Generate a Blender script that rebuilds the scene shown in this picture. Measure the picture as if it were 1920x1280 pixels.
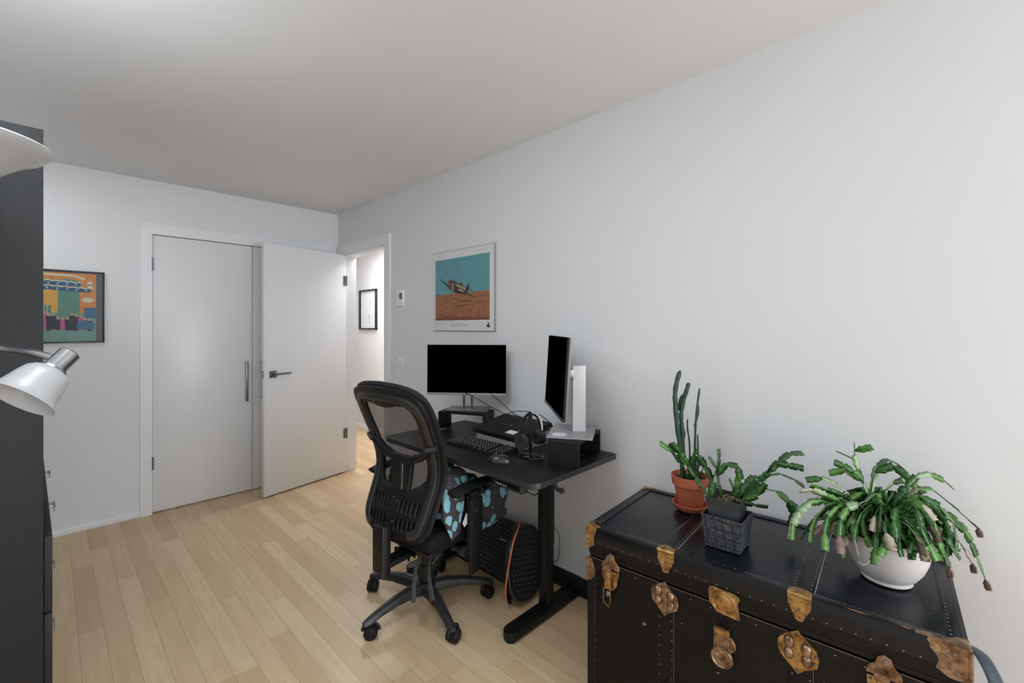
import bpy, bmesh, math, random
from mathutils import Vector, Matrix, Euler, noise

for o in list(bpy.data.objects):
    bpy.data.objects.remove(o)
scn = bpy.context.scene
C = scn.collection
PI = math.pi

# ------------------------------------------------------------------ camera
cam_d = bpy.data.cameras.new('camera')
cam_d.sensor_width = 36.0
cam_d.lens = 36.0 * 835.0 / 1920.0
cam_d.shift_y = -27.0 / 1920.0
cam_d.clip_start = 0.02
cam = bpy.data.objects.new('camera', cam_d)
C.objects.link(cam)
cam.location = (0, 0, 1.366)
cam.rotation_euler = (PI / 2, 0, math.radians(-46.04))
scn.camera = cam

# ------------------------------------------------------------------ world, lights, exposure
w = bpy.data.worlds.new('overcast_sky')
scn.world = w
w.use_nodes = True
w.node_tree.nodes['Background'].inputs[0].default_value = (0.86, 0.93, 1.0, 1)
w.node_tree.nodes['Background'].inputs[1].default_value = 1.2
scn.view_settings.view_transform = 'Standard'
scn.view_settings.look = 'None'
scn.view_settings.gamma = 1
scn.view_settings.exposure = 0.10
scn.view_settings.use_curve_mapping = False

def area(name, loc, rot, sx, sy, power, col):
    l = bpy.data.lights.new(name, 'AREA')
    l.shape = 'RECTANGLE'; l.size = sx; l.size_y = sy; l.energy = power; l.color = col
    o = bpy.data.objects.new(name, l); C.objects.link(o)
    o.location = loc; o.rotation_euler = rot
    return o
# overcast daylight coming in at the window behind the camera
area('window_daylight', (1.30, -2.95, 1.28), (math.radians(90), 0, 0), 0.95, 2.1, 62, (0.86, 0.93, 1.0))
# unseen fill lights added near the ceiling: hallway, room (just above the top of the frame), and over the wardrobe
area('hall_fill', (2.42, 4.4, 2.30), (0, 0, 0), 0.5, 1.2, 27, (0.95, 0.96, 1.0))
area('room_fill', (0.15, 1.1, 2.41), (0, 0, 0), 0.6, 0.6, 11.0, (0.82, 0.91, 1.0))
area('wardrobe_fill', (-0.38, 2.9, 2.40), (0, 0, 0), 0.3, 1.6, 10.0, (0.90, 0.95, 1.0))
area('uplight_fill', (-0.173, 1.595, 1.80), (PI, 0, 0), 0.16, 0.16, 3.5, (0.87, 0.935, 1.0))  # fill light added in the bowl; the floor lamp shows no glow

# ------------------------------------------------------------------ materials
def newmat(name):
    m = bpy.data.materials.new(name); m.use_nodes = True
    return m, m.node_tree, m.node_tree.nodes['Principled BSDF']
def setp(b, color=None, rough=None, metal=None, spec=None):
    if color is not None: b.inputs['Base Color'].default_value = (*color, 1)
    if rough is not None: b.inputs['Roughness'].default_value = rough
    if metal is not None: b.inputs['Metallic'].default_value = metal
    if spec is not None: b.inputs['Specular IOR Level'].default_value = spec
def N(nt, t, **k):
    n = nt.nodes.new(t)
    for a, v in k.items(): setattr(n, a, v)
    return n
def mixc(nt, fac, a, b, mode='MIX'):
    n = N(nt, 'ShaderNodeMix', data_type='RGBA', blend_type=mode)
    for idx, v in ((0, fac), (6, a), (7, b)):
        if isinstance(v, (int, float)): n.inputs[idx].default_value = v
        elif isinstance(v, tuple): n.inputs[idx].default_value = (*v, 1)
        else: nt.links.new(v, n.inputs[idx])
    return n.outputs[2]
def math_n(nt, op, a, b=None, clamp=False):
    n = N(nt, 'ShaderNodeMath', operation=op); n.use_clamp = clamp
    for i, v in enumerate((a, b)):
        if v is None: continue
        if isinstance(v, (int, float)): n.inputs[i].default_value = v
        else: nt.links.new(v, n.inputs[i])
    return n.outputs[0]
def coords(nt, scale=(1, 1, 1), rot=(0, 0, 0)):
    tc = N(nt, 'ShaderNodeTexCoord'); mp = N(nt, 'ShaderNodeMapping')
    mp.inputs['Scale'].default_value = scale; mp.inputs['Rotation'].default_value = rot
    nt.links.new(tc.outputs['Object'], mp.inputs[0])
    return mp.outputs[0]
def noise_n(nt, vec, scale, detail=3, rough=0.5):
    n = N(nt, 'ShaderNodeTexNoise'); n.inputs['Scale'].default_value = scale
    n.inputs['Detail'].default_value = detail; n.inputs['Roughness'].default_value = rough
    nt.links.new(vec, n.inputs['Vector'])
    return n.outputs['Fac']
def ramp(nt, fac, stops):
    r = N(nt, 'ShaderNodeValToRGB')
    while len(r.color_ramp.elements) < len(stops): r.color_ramp.elements.new(0.5)
    for e, (p, c) in zip(r.color_ramp.elements, stops):
        e.position = p; e.color = (*c, 1)
    nt.links.new(fac, r.inputs[0])
    return r.outputs[0]
def bump(nt, b, h, dist, strength=0.5):
    n = N(nt, 'ShaderNodeBump'); n.inputs['Distance'].default_value = dist
    n.inputs['Strength'].default_value = strength
    nt.links.new(h, n.inputs['Height']); nt.links.new(n.outputs[0], b.inputs['Normal'])

def mat(name, color, rough=0.5, metal=0.0, spec=0.5, var=0.06, scale=40, bmp=0.0, stretch=(1, 1, 1), emis=None):
    m, nt, b = newmat(name); setp(b, color, rough, metal, spec)
    v = coords(nt, stretch)
    f = noise_n(nt, v, scale)
    lo = tuple(c * (1 - var) for c in color); hi = tuple(min(1, c * (1 + var)) for c in color)
    nt.links.new(mixc(nt, f, lo, hi), b.inputs['Base Color'])
    if bmp: bump(nt, b, f, bmp)
    return m

M = {}
M['wall'] = mat('wall_paint', (0.83, 0.83, 0.835), 0.6, var=0.012, scale=6, bmp=0.0)
M['ceiling'] = mat('ceiling_paint', (0.83, 0.83, 0.835), 0.75, var=0.01, scale=5)
M['trim'] = mat('trim_paint', (0.88, 0.885, 0.90), 0.4, var=0.01, scale=8)
M['door'] = mat('door_paint', (0.84, 0.84, 0.845), 0.32, var=0.012, scale=5)
M['black'] = mat('black_plastic', (0.010, 0.010, 0.011), 0.45, spec=0.35, var=0.25, scale=60, bmp=0.0006)
M['black_matte'] = mat('black_matte_plastic', (0.010, 0.010, 0.0105), 0.6, spec=0.3, var=0.3, scale=200, bmp=0.0004)
M['black_rubber'] = mat('black_rubber', (0.012, 0.012, 0.013), 0.7, var=0.2, scale=90)
M['grey_plastic'] = mat('dark_grey_plastic', (0.035, 0.036, 0.038), 0.38, var=0.15, scale=50)
M['black_gloss'] = mat('black_gloss', (0.006, 0.006, 0.007), 0.12, var=0.1)
M['screen'] = mat('black_screen', (0.0004, 0.0004, 0.0005), 0.6, spec=0.0, var=0.1)
M['steel'] = mat('brushed_steel', (0.42, 0.42, 0.43), 0.3, 1.0, var=0.08, scale=60, stretch=(1, 1, 12))
M['dark_steel'] = mat('dark_nickel', (0.20, 0.20, 0.205), 0.32, 1.0, var=0.1, scale=80)
M['silver'] = mat('silver_plastic', (0.42, 0.42, 0.43), 0.35, 0.3, var=0.04)
M['shell'] = mat('monitor_shell_grey', (0.22, 0.22, 0.225), 0.4, 0.2, var=0.04)
M['mid_silver'] = mat('grey_metal_plate', (0.20, 0.20, 0.205), 0.3, 0.6, var=0.06, scale=30)
M['white_plastic'] = mat('white_plastic', (0.80, 0.80, 0.80), 0.35, var=0.01)
M['bright_white'] = mat('bright_white_plastic', (0.95, 0.95, 0.95), 0.35, var=0.005)
M['white_paper'] = mat('white_paper', (0.78, 0.78, 0.77), 0.8, var=0.01)
M['black_frame'] = mat('black_frame_wood', (0.015, 0.015, 0.016), 0.35, var=0.2)
M['desk_black'] = mat('black_desk_laminate', (0.007, 0.007, 0.0075), 0.42, spec=0.25, var=0.35, scale=30, stretch=(8, 0.6, 1), bmp=0.0002)
M['desk_edge'] = mat('desk_edge_band', (0.03, 0.03, 0.031), 0.4, var=0.1)
M['desk_steel'] = mat('black_powder_steel', (0.006, 0.006, 0.0065), 0.42, spec=0.35, var=0.2, scale=300, bmp=0.0002)
M['orange'] = mat('orange_plywood_edge', (0.55, 0.16, 0.06), 0.5, var=0.1)
M['terracotta'] = mat('terracotta', (0.50, 0.135, 0.06), 0.7, var=0.22, scale=18, bmp=0.001)
M['soil'] = mat('potting_soil', (0.035, 0.022, 0.018), 0.95, var=0.7, scale=160, bmp=0.006)
M['moss'] = mat('dry_straw_and_moss', (0.22, 0.16, 0.08), 0.9, var=0.5, scale=120, bmp=0.004)
M['board'] = mat('grey_board_edge', (0.30, 0.30, 0.30), 0.7)
M['ceramic'] = mat('cream_ceramic', (0.66, 0.62, 0.60), 0.38, var=0.03, scale=60)
M['grey_pot'] = mat('slate_grey_plastic', (0.035, 0.042, 0.05), 0.42, var=0.08)
M['leaf'] = mat('cactus_leaf_green', (0.030, 0.105, 0.020), 0.25, var=0.6, scale=26)
M['leaf_light'] = mat('young_leaf_green', (0.10, 0.24, 0.05), 0.36, var=0.3, scale=25)
M['leaf_pale'] = mat('withered_leaf', (0.42, 0.36, 0.28), 0.6, var=0.35, scale=40)
M['leaf_dark'] = mat('dark_stem_green', (0.022, 0.055, 0.03), 0.45, var=0.5, scale=90, bmp=0.002)
M['leaf_gloss'] = mat('pale_gloss_green', (0.30, 0.42, 0.24), 0.4, var=0.3, scale=30)  # pale look of leaf gloss and translucency, put into the colour
M['bloom'] = mat('dried_bloom_brown', (0.20, 0.13, 0.11), 0.7, var=0.4, scale=60)
M['thread'] = mat('dry_root_thread', (0.6, 0.55, 0.5), 0.8)
M['glass_frost'] = mat('frosted_white_glass', (0.60, 0.60, 0.60), 0.3, var=0.01)
M['glass_frost'].node_tree.nodes['Principled BSDF'].inputs['Transmission Weight'].default_value = 0.25
M['wardrobe'] = mat('black_brown_wood', (0.020, 0.020, 0.0205), 0.55, spec=0.3, var=0.28, scale=30, stretch=(9, 9, 0.35), bmp=0.0004)
M['riser'] = mat('black_stained_oak', (0.010, 0.010, 0.0105), 0.5, spec=0.3, var=0.6, scale=45, stretch=(14, 14, 0.7), bmp=0.0006)
M['leather'] = mat('blue_black_leather', (0.03, 0.045, 0.065), 0.3, var=0.4, scale=90, bmp=0.002)
M['mint'] = mat('light_switch_plastic', (0.80, 0.80, 0.79), 0.3, var=0.01)
M['key'] = mat('black_keycap', (0.008, 0.008, 0.009), 0.45)
M['legend'] = mat('white_key_legend', (0.6, 0.6, 0.6), 0.6)
M['cushion_seat'] = mat('black_seat_fabric', (0.009, 0.009, 0.0095), 0.8, spec=0.2, var=0.3, scale=250, bmp=0.0006)
M['frame_sheen'] = mat('charcoal_frame_plastic', (0.028, 0.028, 0.029), 0.36, var=0.12, scale=150, bmp=0.0003)
M['tag'] = mat('white_cloth_tag', (0.75, 0.74, 0.72), 0.8)
for nm, c in dict(teal=(0.12, 0.33, 0.37), sand=(0.36, 0.135, 0.06), p_red=(0.22, 0.02, 0.02), p_cream=(0.40, 0.30, 0.15),
                  p_dark=(0.03, 0.028, 0.018), p_green=(0.06, 0.06, 0.03), ink=(0.03, 0.03, 0.03), ink_light=(0.42, 0.42, 0.42),
                  c_orange=(0.62, 0.22, 0.05), c_amber=(0.68, 0.36, 0.06), c_blue=(0.015, 0.09, 0.20), c_tower=(0.10, 0.24, 0.17),
                  c_ground=(0.16, 0.30, 0.25), c_cream=(0.62, 0.58, 0.40), c_dark=(0.02, 0.02, 0.03), c_car=(0.04, 0.13, 0.25),
                  c_pink=(0.5, 0.1, 0.25), c_red=(0.4, 0.03, 0.03), c_skin=(0.5, 0.3, 0.2), c_slate=(0.10, 0.105, 0.11)).items():
    M[nm] = mat('print_' + nm, c, 0.45, var=0.12, scale=30)

def floor_material():
    m, nt, b = newmat('maple_plank_floor')
    tc = N(nt, 'ShaderNodeTexCoord'); sp = N(nt, 'ShaderNodeSeparateXYZ')
    nt.links.new(tc.outputs['Object'], sp.inputs[0])
    X, Y = sp.outputs[0], sp.outputs[1]
    PW, PL = 0.083, 0.78
    u = math_n(nt, 'DIVIDE', math_n(nt, 'ADD', X, 20.0), PW)
    row = math_n(nt, 'FLOOR', u); fu = math_n(nt, 'FRACT', u)
    wn = N(nt, 'ShaderNodeTexWhiteNoise', noise_dimensions='1D'); nt.links.new(row, wn.inputs['W'])
    v = math_n(nt, 'ADD', math_n(nt, 'DIVIDE', math_n(nt, 'ADD', Y, 20.0), PL), math_n(nt, 'MULTIPLY', wn.outputs[0], 7.3))
    pid = math_n(nt, 'FLOOR', v); fv = math_n(nt, 'FRACT', v)
    cb = N(nt, 'ShaderNodeCombineXYZ'); nt.links.new(row, cb.inputs[0]); nt.links.new(pid, cb.inputs[1])
    w2 = N(nt, 'ShaderNodeTexWhiteNoise', noise_dimensions='3D'); nt.links.new(cb.outputs[0], w2.inputs['Vector'])
    base = ramp(nt, w2.outputs['Value'], [(0.0, (0.62, 0.43, 0.245)), (0.3, (0.70, 0.505, 0.30)), (0.7, (0.75, 0.555, 0.335)), (1.0, (0.80, 0.61, 0.38))])
    # grain offset per plank
    mp = N(nt, 'ShaderNodeMapping'); mp.inputs['Scale'].default_value = (22, 1.6, 1)
    nt.links.new(tc.outputs['Object'], mp.inputs[0])
    vm = N(nt, 'ShaderNodeVectorMath', operation='MULTIPLY_ADD')
    nt.links.new(w2.outputs['Color'], vm.inputs[0]); vm.inputs[1].default_value = (30, 30, 30); nt.links.new(mp.outputs[0], vm.inputs[2])
    g = noise_n(nt, vm.outputs[0], 1.5, 6, 0.62)
    col = mixc(nt, math_n(nt, 'MULTIPLY', math_n(nt, 'SUBTRACT', g, 0.42, True), 1.5, True), base, (0.56, 0.36, 0.19))
    mp2 = N(nt, 'ShaderNodeMapping'); mp2.inputs['Scale'].default_value = (9, 5, 1)
    nt.links.new(tc.outputs['Object'], mp2.inputs[0])
    g2 = noise_n(nt, mp2.outputs[0], 1.2, 3)
    col = mixc(nt, math_n(nt, 'MULTIPLY', math_n(nt, 'SUBTRACT', g2, 0.5, True), 1.0, True), col, (0.62, 0.41, 0.225))
    # seams
    e1 = math_n(nt, 'LESS_THAN', math_n(nt, 'MINIMUM', fu, math_n(nt, 'SUBTRACT', 1.0, fu)), 0.011)
    e2 = math_n(nt, 'LESS_THAN', math_n(nt, 'MINIMUM', fv, math_n(nt, 'SUBTRACT', 1.0, fv)), 0.0011)
    e = math_n(nt, 'MAXIMUM', e1, e2)
    col = mixc(nt, math_n(nt, 'MULTIPLY', e, 0.5), col, (0.16, 0.09, 0.05))
    nt.links.new(col, b.inputs['Base Color'])
    b.inputs['Roughness'].default_value = 0.36
    b.inputs['Specular IOR Level'].default_value = 0.35
    return m
M['floor'] = floor_material()

def trunk_material():
    m, nt, b = newmat('black_lacquered_trunk_skin')
    v = coords(nt)
    f = noise_n(nt, v, 55, 5, 0.65)
    s = noise_n(nt, coords(nt, (3, 22, 22)), 9, 4, 0.7)
    col = mixc(nt, f, (0.0028, 0.0036, 0.0055), (0.008, 0.0105, 0.016))
    nt.links.new(mixc(nt, math_n(nt, 'MULTIPLY', math_n(nt, 'SUBTRACT', s, 0.68, True), 2.5, True), col, (0.06, 0.06, 0.065)), b.inputs['Base Color'])
    r = math_n(nt, 'ADD', math_n(nt, 'MULTIPLY', f, 0.20), 0.14)
    nt.links.new(r, b.inputs['Roughness'])
    b.inputs['Specular IOR Level'].default_value = 0.30
    bump(nt, b, f, 0.0012, 0.5)
    return m
M['trunk'] = trunk_material()
M['trunk_front'] = mat('brown_black_trunk_cloth', (0.008, 0.0062, 0.005), 0.55, spec=0.22, var=0.45, scale=120, bmp=0.0008)
M['binding'] = mat('blue_black_edge_binding', (0.005, 0.0065, 0.009), 0.28, spec=0.35, var=0.5, scale=30, bmp=0.0014)
M['chip'] = mat('chipped_bare_wood', (0.35, 0.15, 0.07), 0.8, var=0.4, scale=200)

def brass_material(name, a, bcol, c, rough):
    m, nt, b = newmat(name)
    v = coords(nt)
    f = noise_n(nt, v, 38, 6, 0.7)
    nt.links.new(ramp(nt, f, [(0.32, a), (0.5, bcol), (0.66, c)]), b.inputs['Base Color'])
    b.inputs['Metallic'].default_value = 0.85
    nt.links.new(math_n(nt, 'ADD', math_n(nt, 'MULTIPLY', f, 0.4), rough), b.inputs['Roughness'])
    bump(nt, b, f, 0.0015, 0.6)
    return m
M['brass'] = brass_material('tarnished_brass', (0.10, 0.045, 0.02), (0.42, 0.24, 0.09), (0.62, 0.42, 0.18), 0.2)
M['bronze'] = brass_material('dull_bronze', (0.10, 0.05, 0.03), (0.30, 0.19, 0.12), (0.50, 0.37, 0.26), 0.12)
M['stud'] = mat('dark_metal_stud', (0.16, 0.16, 0.17), 0.25, 1.0, var=0.3, scale=100)
M['bright_line'] = mat('bright_metal_strip', (0.5, 0.5, 0.5), 0.35, 0.8)

def mesh_material(name, period, axis, cover):
    m, nt, b = newmat(name)
    setp(b, (0.016, 0.016, 0.017), 0.6)
    tc = N(nt, 'ShaderNodeTexCoord'); sp = N(nt, 'ShaderNodeSeparateXYZ')
    nt.links.new(tc.outputs['Object'], sp.inputs[0])
    a = math_n(nt, 'FRACT', math_n(nt, 'DIVIDE', math_n(nt, 'ADD', sp.outputs[axis], 5.0), period))
    t1 = math_n(nt, 'LESS_THAN', a, cover)
    bb = math_n(nt, 'FRACT', math_n(nt, 'DIVIDE', math_n(nt, 'ADD', sp.outputs[2], 5.0), period * 1.2))
    t2 = math_n(nt, 'LESS_THAN', bb, 0.34)
    al = math_n(nt, 'MAXIMUM', t1, t2)
    nt.links.new(al, b.inputs['Alpha'])
    return m
M['mesh'] = mesh_material('black_chair_mesh', 0.0052, 0, 0.58)

def blanket_material():
    m, nt, b = newmat('pebble_print_fabric')
    v = coords(nt, (1, 1, 0.72))
    dn = N(nt, 'ShaderNodeTexNoise'); dn.inputs['Scale'].default_value = 14; nt.links.new(v, dn.inputs['Vector'])
    vm = N(nt, 'ShaderNodeVectorMath', operation='MULTIPLY_ADD')
    nt.links.new(dn.outputs['Color'], vm.inputs[0]); vm.inputs[1].default_value = (0.022, 0.022, 0.022); nt.links.new(v, vm.inputs[2])
    vo = N(nt, 'ShaderNodeTexVoronoi'); vo.inputs['Scale'].default_value = 20; nt.links.new(vm.outputs[0], vo.inputs['Vector'])
    wn = N(nt, 'ShaderNodeTexWhiteNoise', noise_dimensions='3D'); nt.links.new(vo.outputs['Position'], wn.inputs['Vector'])
    rad = math_n(nt, 'ADD', math_n(nt, 'MULTIPLY', wn.outputs['Value'], 0.24), 0.30)
    inside = math_n(nt, 'LESS_THAN', vo.outputs['Distance'], rad)
    keep = math_n(nt, 'GREATER_THAN', wn.outputs['Value'], 0.10)
    fine = noise_n(nt, v, 210, 5, 0.8)
    ve = N(nt, 'ShaderNodeTexVoronoi', feature='DISTANCE_TO_EDGE'); ve.inputs['Scale'].default_value = 95; nt.links.new(vm.outputs[0], ve.inputs['Vector'])
    line = math_n(nt, 'LESS_THAN', ve.outputs['Distance'], 0.05)
    bg = ramp(nt, fine, [(0.38, (0.008, 0.008, 0.010)), (0.52, (0.045, 0.042, 0.05)), (0.70, (0.17, 0.15, 0.14))])
    bg = mixc(nt, math_n(nt, 'MULTIPLY', line, 0.30), bg, (0.22, 0.20, 0.22))
    blue = mixc(nt, noise_n(nt, v, 34), (0.11, 0.36, 0.47), (0.42, 0.74, 0.82))
    nt.links.new(mixc(nt, math_n(nt, 'MULTIPLY', inside, keep), bg, blue), b.inputs['Base Color'])
    b.inputs['Roughness'].default_value = 0.85
    bump(nt, b, noise_n(nt, v, 400), 0.0005)
    return m
M['blanket'] = blanket_material()

def woven_material():
    m, nt, b = newmat('woven_paper_strip')
    tc = N(nt, 'ShaderNodeTexCoord'); sp = N(nt, 'ShaderNodeSeparateXYZ'); nt.links.new(tc.outputs['Object'], sp.inputs[0])
    S = 0.0262
    hx = math_n(nt, 'DIVIDE', math_n(nt, 'ADD', math_n(nt, 'ADD', sp.outputs[0], sp.outputs[1]), 3.0), S)
    hz = math_n(nt, 'DIVIDE', math_n(nt, 'ADD', sp.outputs[2], 3.0), S)
    par = math_n(nt, 'MODULO', math_n(nt, 'ADD', math_n(nt, 'FLOOR', hx), math_n(nt, 'FLOOR', hz)), 2.0)
    s1 = math_n(nt, 'SINE', math_n(nt, 'MULTIPLY', hx, 2 * PI * 5)); s2 = math_n(nt, 'SINE', math_n(nt, 'MULTIPLY', hz, 2 * PI * 5))
    st = math_n(nt, 'ADD', math_n(nt, 'MULTIPLY', s1, par), math_n(nt, 'MULTIPLY', s2, math_n(nt, 'SUBTRACT', 1.0, par)))
    ed = math_n(nt, 'LESS_THAN', math_n(nt, 'MINIMUM', math_n(nt, 'FRACT', hx), math_n(nt, 'FRACT', hz)), 0.07)
    st = math_n(nt, 'ADD', math_n(nt, 'ADD', math_n(nt, 'MULTIPLY', st, 0.22), 0.08), math_n(nt, 'MULTIPLY', noise_n(nt, tc.outputs['Object'], 90, 3), 0.75))
    st = math_n(nt, 'SUBTRACT', st, math_n(nt, 'MULTIPLY', ed, 0.5))
    col = ramp(nt, st, [(0.15, (0.006, 0.007, 0.009)), (0.5, (0.042, 0.047, 0.055)), (0.82, (0.20, 0.21, 0.23))])
    nt.links.new(col, b.inputs['Base Color'])
    b.inputs['Roughness'].default_value = 0.6
    bump(nt, b, st, 0.0015, 0.8)
    return m
M['woven'] = woven_material()

# ------------------------------------------------------------------ object helpers
def link(o, parent=None):
    C.objects.link(o)
    if parent is not None: o.parent = parent
    return o
def tag(o, label=None, cat=None, group=None, kind=None):
    if label: o['label'] = label
    if cat: o['category'] = cat
    if group: o['group'] = group
    if kind: o['kind'] = kind
    return o
def thing(name, label, cat, loc=(0, 0, 0), rz=0.0, group=None):
    o = bpy.data.objects.new(name, None); o.empty_display_size = 0.1
    C.objects.link(o); o.location = loc; o.rotation_euler = (0, 0, rz)
    return tag(o, label, cat, group)

class MB:
    """collects shapes in one bmesh; slot = material slot of the shape"""
    def __init__(s): s.bm = bmesh.new(); s.T = Matrix.Identity(4)
    def _fin(s, geom_verts, slot, M4=None):
        fs = set()
        for v in geom_verts:
            for f in v.link_faces: fs.add(f)
        for f in fs: f.material_index = slot
        if M4 is not None: bmesh.ops.transform(s.bm, matrix=M4, verts=geom_verts)
    def box(s, c, size, rot=(0, 0, 0), bev=0.0, slot=0, seg=2):
        r = bmesh.ops.create_cube(s.bm, size=1.0); vs = r['verts']
        bmesh.ops.transform(s.bm, matrix=Matrix.Diagonal((*size, 1)), verts=vs)
        if bev > 0:
            es = list({e for v in vs for e in v.link_edges})
            rb = bmesh.ops.bevel(s.bm, geom=es, offset=bev, segments=seg, affect='EDGES', profile=0.5)
            vs = list({v for f in rb['faces'] for v in f.verts} | {v for v in vs if v.is_valid})
            stack = list(vs); seen = set(vs)
            while stack:
                v = stack.pop()
                for e in v.link_edges:
                    o = e.other_vert(v)
                    if o not in seen: seen.add(o); stack.append(o)
            vs = list(seen)
        s._fin(vs, slot, Matrix.Translation(c) @ Euler(rot).to_matrix().to_4x4())
        return s
    def cyl(s, p0, p1, r0, r1=None, seg=20, slot=0, caps=True):
        p0 = Vector(p0); p1 = Vector(p1); r1 = r0 if r1 is None else r1
        d = p1 - p0
        r = bmesh.ops.create_cone(s.bm, cap_ends=caps, segments=seg, radius1=r0, radius2=r1, depth=d.length)
        q = Vector((0, 0, 1)).rotation_difference(d.normalized())
        s._fin(r['verts'], slot, Matrix.Translation((p0 + p1) / 2) @ q.to_matrix().to_4x4())
        return s
    def sph(s, c, r, slot=0, seg=16, rot=(0, 0, 0)):
        r3 = (r, r, r) if isinstance(r, (int, float)) else r
        g = bmesh.ops.create_uvsphere(s.bm, u_segments=seg, v_segments=max(6, seg // 2), radius=1)
        s._fin(g['verts'], slot, Matrix.Translation(c) @ Euler(rot).to_matrix().to_4x4() @ Matrix.Diagonal((*r3, 1)))
        return s
    def tube(s, pts, rad, seg=8, slot=0, flat=1.0, closed=False, up=None):
        pts = [Vector(p) for p in pts]; n = len(pts)
        rads = rad if isinstance(rad, (list, tuple)) else [rad] * n
        rings = []; prev = None
        for i, p in enumerate(pts):
            a = pts[i - 1] if (i > 0 or closed) else pts[i]; b = pts[(i + 1) % n] if (i < n - 1 or closed) else pts[i]
            t = (b - a).normalized()
            if up is not None: x = t.cross(Vector(up)).normalized()
            elif prev is None:
                x = t.orthogonal().normalized()
            else:
                x = (prev - t * prev.dot(t)).normalized()
            prev = x; y = t.cross(x).normalized()
            rings.append([s.bm.verts.new(p + (x * math.cos(2 * PI * k / seg) + y * flat * math.sin(2 * PI * k / seg)) * rads[i]) for k in range(seg)])
        fs = []
        m = n if closed else n - 1
        for i in range(m):
            A, B = rings[i], rings[(i + 1) % n]
            for k in range(seg):
                fs.append(s.bm.faces.new((A[k], A[(k + 1) % seg], B[(k + 1) % seg], B[k])))
        if not closed:
            fs.append(s.bm.faces.new(list(reversed(rings[0])))); fs.append(s.bm.faces.new(rings[-1]))
        for f in fs: f.material_index = slot; f.smooth = True
        return s
    def lathe(s, prof, c=(0, 0, 0), seg=48, slot=0, M4=None):
        rings = []
        for (r, z) in prof:
            if r < 1e-5: rings.append([s.bm.verts.new((0, 0, z))])
            else: rings.append([s.bm.verts.new((r * math.cos(2 * PI * k / seg), r * math.sin(2 * PI * k / seg), z)) for k in range(seg)])
        vs = [v for r in rings for v in r]
        for A, B in zip(rings, rings[1:]):
            for k in range(seg):
                a, b = A[k % len(A)], A[(k + 1) % len(A)]; c2, d = B[(k + 1) % len(B)], B[k % len(B)]
                q = []
                for v in (a, b, c2, d):
                    if v not in q: q.append(v)
                if len(q) >= 3:
                    f = s.bm.faces.new(q); f.material_index = slot; f.smooth = True
        bmesh.ops.transform(s.bm, matrix=Matrix.Translation(c) @ (M4 or Matrix.Identity(4)), verts=vs)
        return s
    def prism(s, poly, M4, depth, slot=0, bev=0.0):
        """poly in local xy, extruded to +z, then M4"""
        a = [s.bm.verts.new((x, y, 0)) for x, y in poly]; b = [s.bm.verts.new((x, y, depth)) for x, y in poly]
        n = len(poly); fs = [s.bm.faces.new(list(reversed(a))), s.bm.faces.new(b)]
        for i in range(n): fs.append(s.bm.faces.new((a[i], a[(i + 1) % n], b[(i + 1) % n], b[i])))
        for f in fs: f.material_index = slot
        vs = a + b
        if bev > 0:
            es = [e for e in {e for v in b for e in v.link_edges} if e.verts[0] in b and e.verts[1] in b]
            r = bmesh.ops.bevel(s.bm, geom=es, offset=bev, segments=2, affect='EDGES', profile=0.5)
            vs = list({v for v in a} | {v for f in r['faces'] for v in f.verts} | {v for v in b if v.is_valid})
            for f in r['faces']: f.material_index = slot
        bmesh.ops.transform(s.bm, matrix=M4, verts=vs)
        return s
    def plate(s, poly, M4, slot=0):
        f = s.bm.faces.new([s.bm.verts.new(M4 @ Vector((x, y, 0))) for x, y in poly]); f.material_index = slot
        return s
    def build(s, name, mats, parent=None, smooth=35, bevel=0.0, xform=None):
        bmesh.ops.recalc_face_normals(s.bm, faces=s.bm.faces)
        if xform is not None: bmesh.ops.transform(s.bm, matrix=xform, verts=s.bm.verts)
        if smooth:
            lim = math.radians(smooth)
            for f in s.bm.faces: f.smooth = True
            for e in s.bm.edges:
                if len(e.link_faces) == 2:
                    if e.calc_face_angle(0) > lim: e.smooth = False
                else: e.smooth = False
        me = bpy.data.meshes.new(name); s.bm.to_mesh(me); s.bm.free()
        for m in (mats if isinstance(mats, (list, tuple)) else [mats]): me.materials.append(m)
        o = bpy.data.objects.new(name, me)
        if bevel > 0:
            md = o.modifiers.new('bevel', 'BEVEL'); md.width = bevel; md.segments = 2; md.limit_method = 'ANGLE'
        return link(o, parent)

def struct(name, mb, m, parent=None, **k):
    o = mb.build(name, m, parent, **k)
    if parent is None: o['kind'] = 'structure'
    return o
def B(c, size, rot=(0, 0, 0), bev=0.0): return MB().box(c, size, rot, bev)
def box6(x0, x1, y0, y1, z0, z1, bev=0.0):
    return MB().box(((x0 + x1) / 2, (y0 + y1) / 2, (z0 + z1) / 2), (x1 - x0, y1 - y0, z1 - z0), bev=bev)
def frame_m(origin, xdir, ydir):
    x = Vector(xdir).normalized(); y = Vector(ydir).normalized(); z = x.cross(y)
    return Matrix.Translation(origin) @ Matrix((x, y, z)).transposed().to_4x4()
def rrect(w, h, r, n=5):
    out = []
    for cx, cy, a0 in ((w / 2 - r, h / 2 - r, 0), (-w / 2 + r, h / 2 - r, 90), (-w / 2 + r, -h / 2 + r, 180), (w / 2 - r, -h / 2 + r, 270)):
        for k in range(n + 1):
            a = math.radians(a0 + 90 * k / n); out.append((cx + r * math.cos(a), cy + r * math.sin(a)))
    return out
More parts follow.
